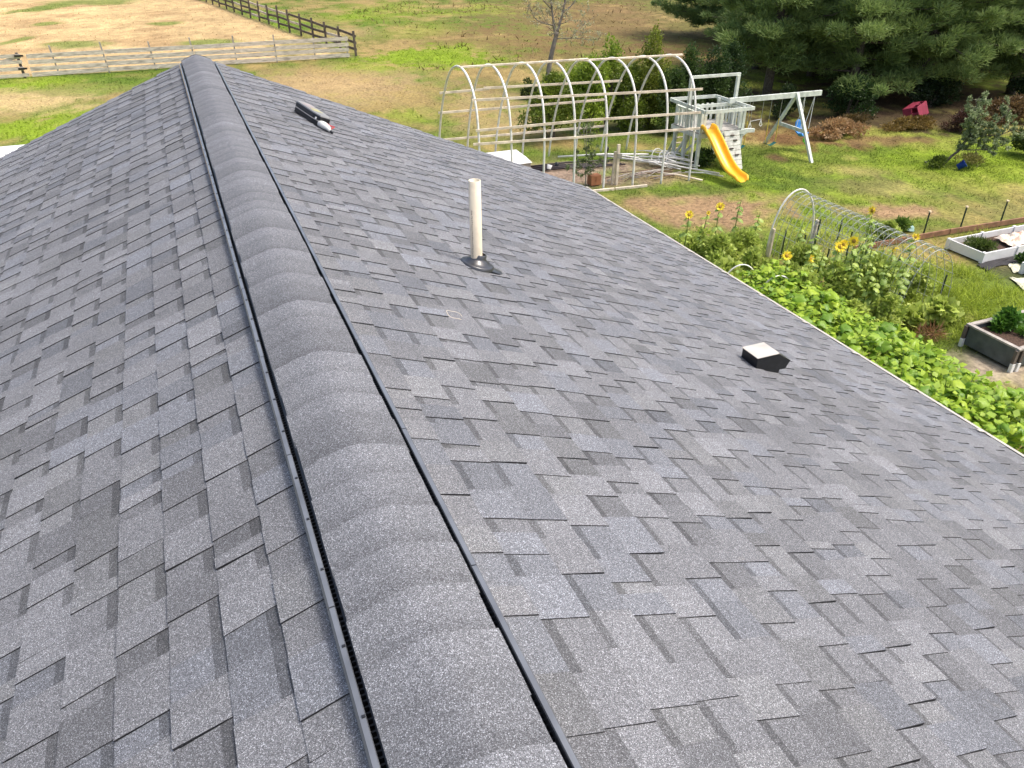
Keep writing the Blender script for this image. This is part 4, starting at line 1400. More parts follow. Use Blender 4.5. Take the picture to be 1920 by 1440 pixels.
shrub('dead_fern', (25.2, 24.8, 0), (1.3, .4), .4, 2200, .13, (.07, .05, .015), (.2, .14, .05), 'low brown ferns along the shaded wood edge', 'dead plants', None, 8, 39, M['twig'], .3, wide=.35)
shrub('bush', (28.0, 18.7, 0), (.9, .9), 1.3, 4500, .09, (.04, .07, .015), (.16, .2, .04), 'green bush cut by the right edge beside the lawn', seed=40, lobes=10)
shrub('weed_clump', (23.7, 19.0, 0), (.5, .35), .28, 900, .12, (.06, .1, .02), (.16, .22, .03), 'tuft of green weeds at the foot of the leaning tree', 'weeds', None, 6, 41, M['stem'], wide=.3)
shrub('weed_clump', (24.5, 18.5, 0), (.6, .5), .45, 700, .14, (.12, .13, .03), (.28, .26, .07), 'pale dry weeds around the blue bucket', 'weeds', None, 6, 42, M['stem'], wide=.18)
shrub('weed_clump', (16.2, 22.2, 0), (.7, .6), .5, 1500, .1, (.02, .05, .012), (.07, .13, .025), 'dark weeds growing under the play tower beside the pipe heap', 'weeds', None, 7, 43, M['stem'])
shrub('weed_clump', (17.3, 14.6, 0), (.7, .4), .35, 1500, .13, (.06, .13, .02), (.18, .28, .04), 'green weeds beside the teal bowl along the garden edging', 'weeds', None, 7, 44, M['stem'], wide=.3)


def branchy(name, base, segs, label, cat, leaf, seed, bark, leaf_n, leaf_l, c1, c2, r0):
    """segs: list of polyline limbs; twigs and leaves grow from them"""
    rng = np.random.default_rng(seed)
    t = thing(name, tuple(base), label, cat)
    m_ = MB()
    B = Vector(base)
    tips = []
    for (pts, ra, rb) in segs:
        P_ = smooth_path([B + Vector(p) for p in pts], 3)
        n = len(P_)
        m_.tube(P_, [ra + (rb - ra) * i / (n - 1) for i in range(n)], 7)
    trunk = m_.build('trunk', bark, t, smooth=True)
    tw = MB()
    for (pts, ra, rb) in segs[1:]:
        P_ = smooth_path([B + Vector(p) for p in pts], 3)
        for k in range(leaf[0]):
            i = rng.integers(1, len(P_))
            p = P_[i]
            d = Vector(unit(rng.normal(size=3) + np.array([0, 0, .5])))
            l_ = rng.uniform(.3, 1.0) * leaf[1]
            q = p + d * l_
            mid = p.lerp(q, .5) + Vector(rng.normal(size=3) * .06 * l_)
            tw.tube([p, mid, q], [rb * .9 + .002, rb * .6 + .002, .0025], 4, caps=False)
            tips.append((p, mid, q))
            for j in range(2):
                d2 = (d + Vector(rng.normal(size=3) * .7)).normalized()
                q2 = mid + d2 * l_ * .55
                tw.tube([mid, q2], [rb * .5 + .0015, .002], 4, caps=False)
                tips.append((mid, mid.lerp(q2, .5), q2))
    tag(tw.build('twigs', bark, t), kind='stuff')
    if leaf_n:
        ti = rng.integers(0, len(tips), leaf_n)
        u = rng.random(leaf_n)
        A = np.array([tips[i][1] for i in ti]); Bq = np.array([tips[i][2] for i in ti])
        P = A + (Bq - A) * u[:, None] * 1.05 + rng.normal(size=(leaf_n, 3)) * .03 * leaf[1]
        D = unit(rng.normal(size=(leaf_n, 3)) + unit(Bq - A) * .7)
        tt = rng.random(leaf_n)
        c = lerp3(c1, c2, tt)
        V, F, C = leaf_quads(P, D, rng.normal(size=(leaf_n, 3)), leaf_l * rng.uniform(.7, 1.3, leaf_n), leaf_l * .5, c * .9, c * 1.1)
        part_arrays('crown', V, F, C, M['leaf'], t)
    return t


branchy('bare_tree', (16.75, 36.5, 0), [
    ([(0, 0, -.1), (.15, .05, 1.1), (.35, 0, 2.1), (.5, 0, 2.6)], .14, .09),
    ([(.45, 0, 2.5), (.75, .1, 3.2), (.95, .1, 4.2), (1.0, .2, 5.6)], .075, .02),
    ([(.4, 0, 2.35), (.3, .1, 3.2), (.15, .2, 4.2), (-.1, .2, 5.2)], .06, .018),
    ([(.5, 0, 2.3), (1.2, -.1, 2.3), (2.0, 0, 2.2), (2.7, -.1, 2.15)], .03, .008),
    ([(.3, 0, 2.9), (-.2, 0, 3.0), (-.7, .1, 3.3), (-1.0, .2, 4.1)], .03, .01),
    ([(.8, .1, 3.4), (1.3, 0, 3.8), (1.7, 0, 4.5), (1.9, .1, 5.4)], .035, .01),
    ([(.2, .1, 3.6), (-.4, .2, 4.2), (-.9, .2, 5.0)], .03, .01),
    ([(1.2, -.1, 2.3), (1.7, 0, 2.7), (2.2, .1, 3.0)], .02, .006)],
    'thin nearly bare tree with pale sparse leaves behind the greenhouse', 'tree', (16, .8), 61, M['bare_bark'], 1500, .11, (.36, .36, .2), (.56, .56, .36), .12)
branchy('leaning_tree', (24.05, 19.17, 0), [
    ([(0, 0, -.05), (.25, -.05, .25), (.55, -.1, .5), (.7, -.1, .85)], .05, .035),
    ([(.6, -.1, .7), (.8, -.2, 1.2), (.8, -.1, 1.7), (.7, 0, 2.1)], .03, .008),
    ([(.6, -.1, .7), (1.0, -.4, 1.1), (1.4, -.6, 1.5), (1.6, -.7, 1.9)], .03, .008),
    ([(.5, -.1, .5), (.9, -.4, .5), (1.4, -.7, .6), (1.7, -.8, .7)], .025, .008),
    ([(.7, -.1, .9), (1.1, -.3, .95), (1.6, -.6, 1.0), (2.0, -.8, 1.2)], .025, .008),
    ([(.75, -.1, 1.0), (1.1, .2, 1.4), (1.4, .3, 1.8)], .02, .006),
    ([(.75, -.1, 1.0), (.6, -.3, 1.3), (.55, -.4, 1.7)], .02, .006)],
    'small leaning tree with silvery green leaves on the right lawn', 'tree', (22, .42), 62, M['bark'], 11000, .085, (.11, .17, .06), (.42, .48, .27), .05)
branchy('sapling', (11.35, 21.78, 0), [
    ([(0, 0, -.05), (0, 0, .6), (-.03, 0, 1.2), (-.05, 0, 1.9)], .022, .008),
    ([(0, 0, .5), (-.25, .05, .8), (-.35, .1, 1.1)], .012, .005),
    ([(0, 0, .6), (.25, .05, .9), (.35, 0, 1.25)], .012, .005),
    ([(0, 0, .4), (.35, -.05, .6), (.5, -.1, .75)], .012, .005),
    ([(0, 0, .35), (-.35, -.05, .5), (-.5, -.1, .65)], .012, .005),
    ([(-.02, 0, 1.0), (.1, .1, 1.4), (.15, .1, 1.8)], .01, .004),
    ([(-.02, 0, 1.0), (-.15, -.1, 1.4), (-.2, -.1, 1.75)], .01, .004)],
    'young leafy sapling at the front edge of the greenhouse frame', 'tree', (11, .26), 63, M['pale_bark'], 1500, .075, (.07, .12, .03), (.24, .3, .12), .02)

# ------------------------------------------------------------------ red toy, blue bucket, teal bowl
t = thing('toy_car', (28.45, 24.6, 0.34), 'faded red plastic toy car shell tipped over by the wood', 'toy')
t.rotation_euler = (math.radians(68), math.radians(-10), math.radians(20))
bm = bmesh.new()
bmesh.ops.create_cube(bm, size=1.0)
for v in bm.verts:
    v.co = Vector((v.co.x * .95, v.co.y * .62, v.co.z * .6))
    if v.co.z > .1:
        v.co.x *= .85; v.co.y *= .85
bmesh.ops.subdivide_edges(bm, edges=list(bm.edges), cuts=1, use_grid_fill=True)
big = [f for f in bm.faces if f.normal.z < .5 and f.calc_center_median().z > .0]
r_ = bmesh.ops.inset_region(bm, faces=[f for f in bm.faces if abs(f.normal.z) < .9 and f.calc_center_median().z > .0], thickness=.06, use_even_offset=True) if False else None
fs_ = [f for f in bm.faces if abs(f.normal.z) < .8 and f.calc_center_median().z > .0]
ins = bmesh.ops.inset_individual(bm, faces=fs_, thickness=.055)
bmesh.ops.delete(bm, geom=fs_, context='FACES')
me = bpy.data.meshes.new('shell'); bm.to_mesh(me); bm.free()
o = link('shell', me, M['red'], t)
o.modifiers.new('thick', 'SOLIDIFY').thickness = .05
bv = o.modifiers.new('soft', 'BEVEL'); bv.width = .025; bv.segments = 2
m_ = MB(); m_.box((.06, -.2, .24), (.36, .2, .255))
m_.v = [(a + 28.45, b + 24.6, c + .34) for a, b, c in m_.v]
m_.build('windscreen', M['grey_panel'], t)
m_ = MB(); m_.lathe([(0, 0), (.13, 0), (.14, .05), (.13, .1), (0, .1)], (28.75, 24.35, .1), (0, -1, 0), 16); m_.build('wheel', M['black_plastic'], t)
m_ = MB(); m_.lathe([(0, 0), (.13, 0), (.14, .05), (.13, .1), (0, .1)], (28.15, 24.35, .1), (0, -1, 0), 16); m_.build('wheel', M['black_plastic'], t)
m_ = MB(); m_.lathe([(0, 0), (.1, 0), (.13, .24), (.145, .245), (.145, .26), (.12, .26), (.09, .03)], (24.05, 18.55, .06), (.5, -.5, .6), 18)
solo(m_, 'bucket', M['deep_blue'], (24.05, 18.55, 0), 'small deep blue bucket tipped over under the leaning tree', 'bucket', smooth=True)
m_ = MB(); m_.lathe([(0, .12), (.07, .115), (.13, .08), (.155, 0), (.17, 0), (.17, .01)], (17.85, 14.75, .02), (0.1, -.2, 1), 20)
solo(m_, 'bowl', M['teal'], (17.85, 14.75, 0), 'pale teal upturned bowl in weeds by the edging board', 'bowl', smooth=True)

# ------------------------------------------------------------------ vegetable garden
# wire arch tunnel
TXL, TXR, TZ = 12.95, 14.35, 1.62
tun = thing('wire_tunnel', (13.65, 12.6, 0), 'arched wire mesh garden tunnel behind the sunflowers', 'trellis')
def arch(u):
    a = math.pi * u
    return Vector(((TXL + TXR) / 2 - math.cos(a) * (TXR - TXL) / 2, 0, max(-.05, TZ * math.sin(a) ** .8)))
for i in range(23):
    y = 14.62 - i * .19
    m_ = MB(); m_.tube([arch(u) + Vector((0, y + .01 * math.sin(u * 9 + i), 0)) for u in np.linspace(0, 1, 17)], .0065, 5, caps=False); m_.build('ring_wire', M['wire'], tun)
for k in range(13):
    u = .03 + .94 * k / 12
    m_ = MB(); m_.tube([arch(u) + Vector((0, 14.66, 0)), arch(u) + Vector((.0, 12.5, -.015)), arch(u) + Vector((0, 10.4, 0))], .0055, 5, caps=False); m_.build('line_wire', M['wire'], tun)
m_ = MB(); m_.tube([arch(u) + Vector((0, 14.72, .03)) for u in np.linspace(0, 1, 25)], .022, 8); m_.build('end_hoop', M['pvc'], tun, smooth=True)
m_ = MB(); m_.beam((12.95, 14.62, 0), (12.97, 14.62, .75), .05, .09); m_.build('stake', M['pale_wood'], tun)
m_ = MB(); m_.beam((14.2, 14.5, 0), (14.22, 14.5, .85), .05, .09); m_.build('stake', M['grey_board'], tun)
tp = [((13.06, 14.3), .8, 'nearest the white arch on its left leg'), ((13.5, 14.07), .7, 'inside the white arch opening'), ((14.1, 14.3), .95, 'beside the right leg of the white arch'),
      ((13.08, 12.82), .85, 'among the middle sunflowers'), ((14.3, 13.4), .9, 'on the far side of the tunnel middle'), ((13.98, 11.6), .95, 'behind the tallest sunflower clump'),
      ((12.83, 10.44), .8, 'at the near foot of the wire tunnel'), ((14.48, 10.73), .8, 'at the lower right end of the wire tunnel'), ((15.44, 14.87), .6, 'between tunnel and teal bowl')]
for (x, y), h_, w_ in tp:
    t = thing('steel_post', (x, y, 0), 'thin dark steel post ' + w_, 'post', 'steel garden posts')
    m_ = MB(); m_.beam((x, y, -.1), (x + .02, y, h_), .035, .012); m_.beam((x, y + .014, -.1), (x + .02, y + .014, h_), .008, .022); m_.build('stake', M['post_green'], t)
for (x, y), h_, w_ in (((17.8, 14.19), .68, 'left'), ((19.11, 14.14), .66, 'middle'), ((20.47, 13.99), .7, 'right')):
    t = thing('capped_post', (x, y, 0), 'dark steel post with cream cap behind the edging board, ' + w_ + ' of three', 'post', 'capped posts by the edging')
    m_ = MB(); m_.beam((x, y, -.1), (x, y, h_), .03, .03); m_.build('stake', M['post_green'], t)
    m_ = MB(); m_.box((x - .035, y - .03, h_), (x + .035, y + .03, h_ + .035)); m_.build('cap', M['cream_cap'], t)
m_ = MB(); m_.beam((15.3, 14.1, .06), (18.6, 14.06, .07), .045, .14)
solo(m_, 'edging_board', M['rust_board'], (17, 14.08, 0), 'rusty brown edging board along the back of the garden, left length', 'board')
m_ = MB(); m_.beam((18.62, 14.05, .07), (23.6, 13.85, .07), .045, .14)
solo(m_, 'edging_board', M['rust_board'], (21, 13.95, 0), 'rusty brown edging board behind the white raised bed, right length', 'board')

def white_bed(x0, x1, y0, y1, h, lab):
    t = thing('raised_bed', ((x0 + x1) / 2, (y0 + y1) / 2, 0), lab, 'raised bed')
    xs_ = [x0 + (x1 - x0) * k / 3 for k in range(4)]
    for k in range(3):
        for y in (y0, y1):
            m_ = MB(); m_.box((xs_[k] + .055, y - .02, 0), (xs_[k + 1] - .055, y + .02, h - .01)); m_.build('panel', M['white_plastic'], t, bevel=.006)
    for x in (x0, x1):
        m_ = MB(); m_.box((x - .02, y0 + .055, 0), (x + .02, y1 - .055, h - .01)); m_.build('panel', M['white_plastic'], t, bevel=.006)
    for x in xs_:
        for y in (y0, y1):
            m_ = MB(); m_.box((x - .05, y - .05, -.02), (x + .05, y + .05, h + .01)); m_.build('corner_post', M['white_plastic'], t, bevel=.008)
    m_ = MB(); m_.box((x0 + .02, y0 + .02, 0), (x1 - .02, y1 - .02, h - .17)); m_.build('soil', M['soil'], t)
    return t
white_bed(17.7, 21.3, 12.25, 13.3, .26, 'white vinyl raised bed with grass and crumpled paper in it')
white_bed(18.05, 21.6, 10.3, 11.4, .26, 'white vinyl raised bed cut by the right edge of the picture')

def wood_bed():
    x0, x1, y0, y1, h = 13.62, 16.6, 8.18, 9.28, .42
    t = thing('wood_bed', (15.1, 8.7, 0), 'grey metal sided raised bed with board rim full of leafy greens', 'raised bed')
    for (lo, hi) in (((x0, y0, .02), (x0 + .03, y1, h)), ((x1 - .03, y0, .02), (x1, y1, h)), ((x0, y0, .02), (x1, y0 + .03, h)), ((x0, y1 - .03, .02), (x1, y1, h))):
        m_ = MB(); m_.box(lo, hi); m_.build('side_panel', M['grey_metal'], t)
    for (p, q) in (((x0 + .03, y0 - .05, h + .02), (x0 + .03, y1 + .05, h + .02)), ((x0 + .08, y0 + .0, h + .021), (x1, y0 + .0, h + .021)), ((x0 + .08, y1, h + .021), (x1, y1, h + .021))):
        m_ = MB(); m_.beam(p, q, .09, .035); m_.build('rim_board', M['grey_cap'], t)
    for (x, y) in ((x0 - .02, y0 - .02), (x0 - .02, y1 + .02), (x0 + .12, y0 - .03)):
        m_ = MB(); m_.beam((x, y, -.05), (x, y, h), .07, .06); m_.build('leg', M['dark_wood'], t)
        m_ = MB(); m_.beam((x - .012, y - .012, -.04), (x - .012, y - .012, .14), .075, .065); m_.build('white_foot', M['white_plastic'], t)
    m_ = MB(); m_.box((x0 + .03, y0 + .03, .05), (x1 - .03, y1 - .03, h - .1)); m_.build('soil', M['soil'], t)
wood_bed()
for i, (x, y, r_) in enumerate(((14.75, 8.75, .5), (15.5, 8.85, .55), (16.2, 8.7, .5), (14.35, 9.0, .28))):
    shrub('leafy_green', (x, y, .30), (r_, r_ * .8), .42, 1100, .11, (.05, .14, .02), (.17, .36, .04), ['bushy green herb in the near half of the grey bed', 'bushy green herb in the middle of the grey bed', 'bushy green herb at the picture edge of the grey bed', 'small green herb at the back corner of the grey bed'][i], 'plant', None, 8, 70 + i, M['stem'])

def sheet(name, pts, m, lab, cat, amp=.05, seed=1, z=.05, res=16):
    """crumpled sheet over a quad footprint"""
    rng = np.random.default_rng(seed)
    a, b_, c, d = [np.array(p, float) for p in pts]
    V = []
    for i in range(res + 1):
        for j in range(res + 1):
            u, v = i / res, j / res
            p = (a * (1 - u) + b_ * u) * (1 - v) + (d * (1 - u) + c * u) * v
            n_ = float(fbm(np.array(u * 5 + seed), np.array(v * 5), seed, 4))
            e = min(u, v, 1 - u, 1 - v)
            p = p + (float(vnoise(np.array(u * 4.), np.array(v * 4. + seed), seed)) - .5) * .12 * np.array([1, 1])
            V.append((p[0], p[1], z + amp * 2 * max(0, n_ - .25) * (1 if e > 0.02 else .3)))
    F = [(i * (res + 1) + j, (i + 1) * (res + 1) + j, (i + 1) * (res + 1) + j + 1, i * (res + 1) + j + 1) for i in range(res) for j in range(res)]
    m_ = MB(); m_.add(V, F)
    o = solo(m_, name, m, (float(a[0]), float(a[1]), z), lab, cat, smooth=False)
    o.modifiers.new('thick', 'SOLIDIFY').thickness = .008
sheet('paper_sack', [(18.9, 12.35), (20.1, 12.4), (20.15, 12.95), (19.1, 13.1)], M['paper'], 'crumpled cream and orange paper sack inside the white bed', 'sack', .14, 4, .16)
sheet('white_sheet', [(19.8, 12.4), (21.1, 12.4), (21.1, 12.9), (20.0, 12.8)], M['white_plastic'], 'folded white sheet beside the paper sack in the white bed', 'sheet', .08, 6, .2)
sheet('weed_fabric', [(17.4, 11.85), (19.3, 11.95), (19.4, 12.2), (17.45, 12.2)], M['black_fabric'], 'black weed fabric along the foot of the white bed', 'fabric', .03, 8, .0)
sheet('ground_sheet', [(17.9, 11.5), (18.7, 11.5), (18.9, 11.85), (18.2, 11.9)], M['cream_sheet'], 'cream crumpled sheet between the two white beds, near the fabric', 'sheet', .05, 9, .0)
sheet('ground_sheet', [(18.8, 11.55), (20.3, 11.5), (20.4, 12.0), (19.4, 12.05)], M['cream_sheet'], 'cream crumpled sheet beside the far white bed panel', 'sheet', .05, 10, .01)
sheet('ground_sheet', [(17.2, 10.7), (18.0, 10.2), (18.0, 11.0), (17.5, 11.3)], M['cream_sheet'], 'cream crumpled sheet at the corner of the nearer white bed', 'sheet', .05, 12, .0)
shrub('weed_clump', (18.2, 12.75, .1), (.45, .4), .22, 1400, .13, (.07, .12, .02), (.16, .22, .04), 'grass growing in the left end of the white bed', 'grass', None, 6, 80, M['stem'], wide=.14)
shrub('weed_clump', (18.5, 11.65, 0), (.3, .25), .3, 700, .1, (.03, .08, .02), (.1, .18, .03), 'green weeds between the cream sheets and white beds', 'weeds', None, 6, 81, M['stem'])
shrub('straw_heap', (13.25, 9.75, 0), (.38, .22), .12, 260, .26, (.2, .09, .04), (.42, .24, .12), 'small heap of reddish dry stalks near the tunnel foot', 'straw', None, 6, 82, M['twig'], .3, wide=.05)

# leaf meshes, shared
def leaf_mesh(name, size, lobes, curl, seed, c1, c2, w=1.0):
    rng = np.random.default_rng(seed)
    ring, inner = [], []
    K = 18
    for k in range(K):
        a = -math.pi + 2 * math.pi * (k + .5) / K          # 0 = tip
        r = (0.44 + .1 * math.cos(a) + (.17 if lobes > 1 else .03) * abs(math.cos(lobes * a / 2)) ** 1.5) * (1 + rng.uniform(-.07, .07))
        if abs(a) > 2.75:
            r *= .45
        ring.append((r * math.cos(a) + .35, r * math.sin(a) * w))
    V = [(0.12, 0, 0)]
    for (x, y) in ring:
        V.append((.12 + (x - .12) * .55, y * .55, .05 + curl * (.3 * (y * y))))
    for i, (x, y) in enumerate(ring):
        V.append((x, y, -curl * ((x - .3) ** 2 + y * y) + .05 * math.sin(i * 2.4)))
    V = np.array(V) * size
    F = []
    for k in range(K):
        q = (k + 1) % K
        F.append((0, 1 + k, 1 + q))
        F.append((1 + k, 1 + K + k, 1 + K + q, 1 + q))
    C = [c2] + [tuple(.5 * (a + b) for a, b in zip(c1, c2))] * K + [c1] * K
    me = mesh_arrays(name, V, F, C, True)
    me.materials.append(M['big_leaf'])
    return me
SQ = [leaf_mesh('squash_leaf', .185, 5, .5 + .15 * i, 200 + i, *cc) for i, cc in enumerate((
    ((.28, .44, .03), (.33, .5, .05)), ((.2, .36, .025), (.26, .42, .04)), ((.4, .54, .04), (.46, .6, .07)), ((.14, .28, .02), (.19, .34, .03)), ((.33, .49, .03), (.38, .54, .055))))]
SF = [leaf_mesh('sunflower_leaf', .2, 1, .6 + .2 * i, 220 + i, *cc, w=.8) for i, cc in enumerate((
    ((.32, .44, .09), (.4, .52, .13)), ((.4, .52, .1), (.48, .58, .15)), ((.24, .36, .07), (.3, .42, .1))))]


def put_leaf(me, parent, p, yaw, pitch, roll, sc):
    o = bpy.data.objects.new('leaf', me)
    COL.objects.link(o)
    o.parent = parent
    o.location = Vector(p) - Vector(parent.location)
    o.rotation_euler = Matrix.Rotation(yaw, 4, 'Z').to_euler()
    o.rotation_euler = (Matrix.Rotation(yaw, 3, 'Z') @ Matrix.Rotation(-pitch, 3, 'Y') @ Matrix.Rotation(roll, 3, 'X')).to_euler()
    o.scale = (sc, sc, sc)
    return o


# squash row along the house side of the garden
def squash_top(x, y):
    return .78 + .34 * float(fbm(np.array(x * 1.3), np.array(y * 1.3), 50, 3)) - .45 * max(0, (x - 11.0)) ** 1.5
where_s = ['at the near end cut by the picture edge', 'second from the near end of the row', 'third from the near end, by the gravel path', 'in the middle of the row below the grey bed',
           'in the middle of the row by the straw heap', 'third from the far end below the tunnel foot', 'second from the far end below the sunflowers', 'at the far end by the white hoops']
rq = np.random.default_rng(77)
nL = 0
for i in range(8):
    yc_ = 6.15 + i * .82
    xc_ = 10.35
    t = thing('squash_plant', (xc_, yc_, 0), 'leafy green squash plant ' + where_s[i], 'plant', 'squash row beside the house')
    m_ = MB()
    spots = []
    for k in range(37):
        x = xc_ + rq.uniform(-.7, 1.15); y = yc_ + rq.uniform(-.5, .5)
        z = squash_top(x, y) + rq.uniform(-.22, .1)
        spots.append((x, y, z))
    for (x, y, z) in spots:
        b0 = Vector((xc_ + (x - xc_) * .4, yc_ + (y - yc_) * .4, 0))
        m_.tube([b0, b0.lerp(Vector((x, y, z)), .6) + Vector((0, 0, .1)), (x, y, z)], [.012, .009, .006], 5, caps=False)
    tag(m_.build('stalks', M['stem'], t), kind='stuff')
    for (x, y, z) in spots:
        put_leaf(SQ[rq.integers(0, 5)], t, (x, y, z), rq.uniform(0, 6.28), rq.uniform(-.5, .55), rq.uniform(-.55, .55), rq.uniform(.5, 1.35))
        nL += 1
    # inner and lower leaves, too many to pick apart
    n = 1100
    P = np.stack([xc_ + rq.uniform(-1.1, 1.25, n), yc_ + rq.uniform(-.5, .5, n), np.zeros(n)], 1)
    P[:, 2] = np.array([squash_top(a, b_) for a, b_, _ in P]) * rq.uniform(.25, 1.04, n)
    D = unit(rq.normal(size=(n, 3)) * np.array([1, 1, .35]))
    c = lerp3((.16, .3, .02), (.42, .56, .05), rq.random(n))
    V, F, C = leaf_quads(P, D, np.cross(D, np.array([0, 0, 1.0])) + rq.normal(size=(n, 3)) * .3, rq.uniform(.08, .19, n), rq.uniform(.07, .15, n), c * .9, c * 1.1)
    tag(part_arrays('undergrowth', V, F, C, M['leaf'], t), kind='stuff')
# white hoops over the far end of the row
for (x, y, r_, lb) in ((10.4, 12.55, .42, 'small white pipe hoop at the far end of the squash row'), (10.75, 11.75, .42, 'second small white pipe hoop over the squash row')):
    m_ = MB(); m_.tube([(x + math.cos(a) * r_, y - math.cos(a) * .1, .35 + math.sin(a) * .65) for a in np.linspace(-.4, math.pi + .4, 20)], .017, 7)
    solo(m_, 'row_hoop', M['pvc'], (x, y, 0), lb, 'hoop', smooth=True)


def sunflower(x, y, h, lean, face, hs, lab, nleaf=9, heads=1, seed=0, bloom=True):
    rng = np.random.default_rng(seed)
    t = thing('sunflower' if bloom else 'garden_plant', (x, y, 0), lab, 'sunflower' if bloom else 'plant', 'sunflowers in the garden' if bloom else None)
    top = Vector((x + lean[0], y + lean[1], h))
    pts = smooth_path([(x, y, -.02), (x + lean[0] * .2, y + lean[1] * .2, h * .4), (x + lean[0] * .6, y + lean[1] * .6, h * .8), tuple(top)], 3)
    m_ = MB(); m_.tube(pts, [.016 - .009 * i / (len(pts) - 1) for i in range(len(pts))], 6); m_.build('stem', M['stem'], t)
    for k in range(nleaf):
        u = .28 + .66 * k / max(1, nleaf - 1)
        p = pts[int(u * (len(pts) - 1))]
        put_leaf(SF[rng.integers(0, 3)], t, tuple(p), k * 2.4 + rng.uniform(-.4, .4), rng.uniform(-.5, .25), rng.uniform(-.3, .3), (1.25 - .6 * u) * rng.uniform(.85, 1.2))
    if not bloom:
        return t
    for hh in range(heads):
        f_ = (Vector(face) + Vector(rng.normal(size=3) * .25 * (hh > 0))).normalized()
        c = top + f_ * .02 + Vector((0, 0, -.12 * hh)) + Vector(rng.normal(size=3) * .08 * (hh > 0))
        s1 = f_.cross(Vector((0, 0, 1))).normalized(); s2 = s1.cross(f_).normalized()
        sc_ = hs * rng.uniform(.82, 1.0) * (1 if hh == 0 else .75)
        m_ = MB()
        for layer in range(2):
            for k in range(15):
                a = 2 * math.pi * (k + .5 * layer) / 15 + rng.uniform(-.08, .08)
                dv = s1 * math.cos(a) + s2 * math.sin(a); sv = -s1 * math.sin(a) + s2 * math.cos(a)
                l_ = sc_ * rng.uniform(.85, 1.1) * (1 - .12 * layer)
                fo = f_ * (.02 * layer + rng.uniform(-.02, .03))
                b0 = c + dv * sc_ * .34
                m_.add([b0 - sv * sc_ * .05, c + dv * sc_ * .65 - sv * sc_ * .1 + fo, c + dv * l_ + fo * 1.5, c + dv * sc_ * .65 + sv * sc_ * .1 + fo, b0 + sv * sc_ * .05], [(0, 1, 2, 3, 4)])
        hd_ = m_.build('flower_head', M['petal'], t)
        m_ = MB(); m_.lathe([(sc_ * .3, -.01), (sc_ * .33, .01), (sc_ * .22, .022), (0, .026)], c, f_, 16); m_.build('seed_disc', M['seed_disc'], hd_, smooth=True)
    return t


FACE = (-.4, -.7, .55)
sf = [((1292, 403), 1.5, .13, 'leftmost sunflower nearest the roof eave, single bloom', 1, FACE),
      ((1328, 400), 1.3, .07, 'small sunflower bud bloom between the two left sunflowers', 1, FACE),
      ((1350, 388), 1.6, .12, 'sunflower left of the white arch, third from left', 1, FACE),
      ((1475, 480), 1.35, .13, 'low sunflower below the left leg of the white arch', 1, FACE),
      ((1518, 485), 1.3, .12, 'low sunflower half turned beside the dark middle posts', 1, (.3, -.6, .2)),
      ((1575, 463), 1.6, .16, 'largest double sunflower in the middle of the garden', 2, FACE),
      ((1602, 452), 1.65, .13, 'sunflower just right of the largest double bloom', 1, (-.8, -.3, .2)),
      ((1637, 395), 2.0, .14, 'tallest sunflower seen side on above the tunnel', 1, (-.9, .1, .1)),
      ((1675, 465), 1.5, .13, 'drooping sunflower facing down right of the middle', 1, (.4, -.5, -.5)),
      ((1716, 445), 1.6, .11, 'rightmost sunflower over the wire tunnel', 1, FACE)]
for i, ((px, py), h_, hs, lab, nh, fc) in enumerate(sf):
    p = at(px, py, h_)
    ln = (random.uniform(-.12, .12), random.uniform(-.12, .12))
    sunflower(p.x - ln[0], p.y - ln[1], h_, ln, fc, hs, lab, 10 if h_ > 1.4 else 8, nh, 300 + i)
# leafy stalks without blooms, and a vine on the tunnel
lf = [((1385, 375), 1.5, 'tall green stalk without bloom left of the white arch'), ((1420, 400), 1.2, 'short green stalk without bloom at the left leg of the arch'), ((1310, 440), .9, 'green stalk near the eave below the leftmost sunflower'),
      ((1540, 470), 1.3, 'leafy green stalk between the low and the double sunflower'), ((1630, 440), 1.6, 'leafy green stalk under the tallest sunflower'), ((1660, 500), 1.3, 'leafy stalk below the drooping sunflower'),
      ((1610, 500), 1.2, 'leafy stalk below the largest sunflower'), ((1690, 500), 1.35, 'leafy stalk right of the drooping sunflower'), ((1570, 510), 1.0, 'short leafy stalk in front of the largest sunflower'), ((1640, 520), 1.1, 'leafy stalk at the near side of the sunflower clump'), ((1500, 420), 1.2, 'thin stalk standing inside the white arch')]
for i, ((px, py), h_, lab) in enumerate(lf):
    p = at(px, py, h_)
    sunflower(p.x, p.y, h_, (0.05, -.04), FACE, .1, lab, 12, 0, 400 + i, False)
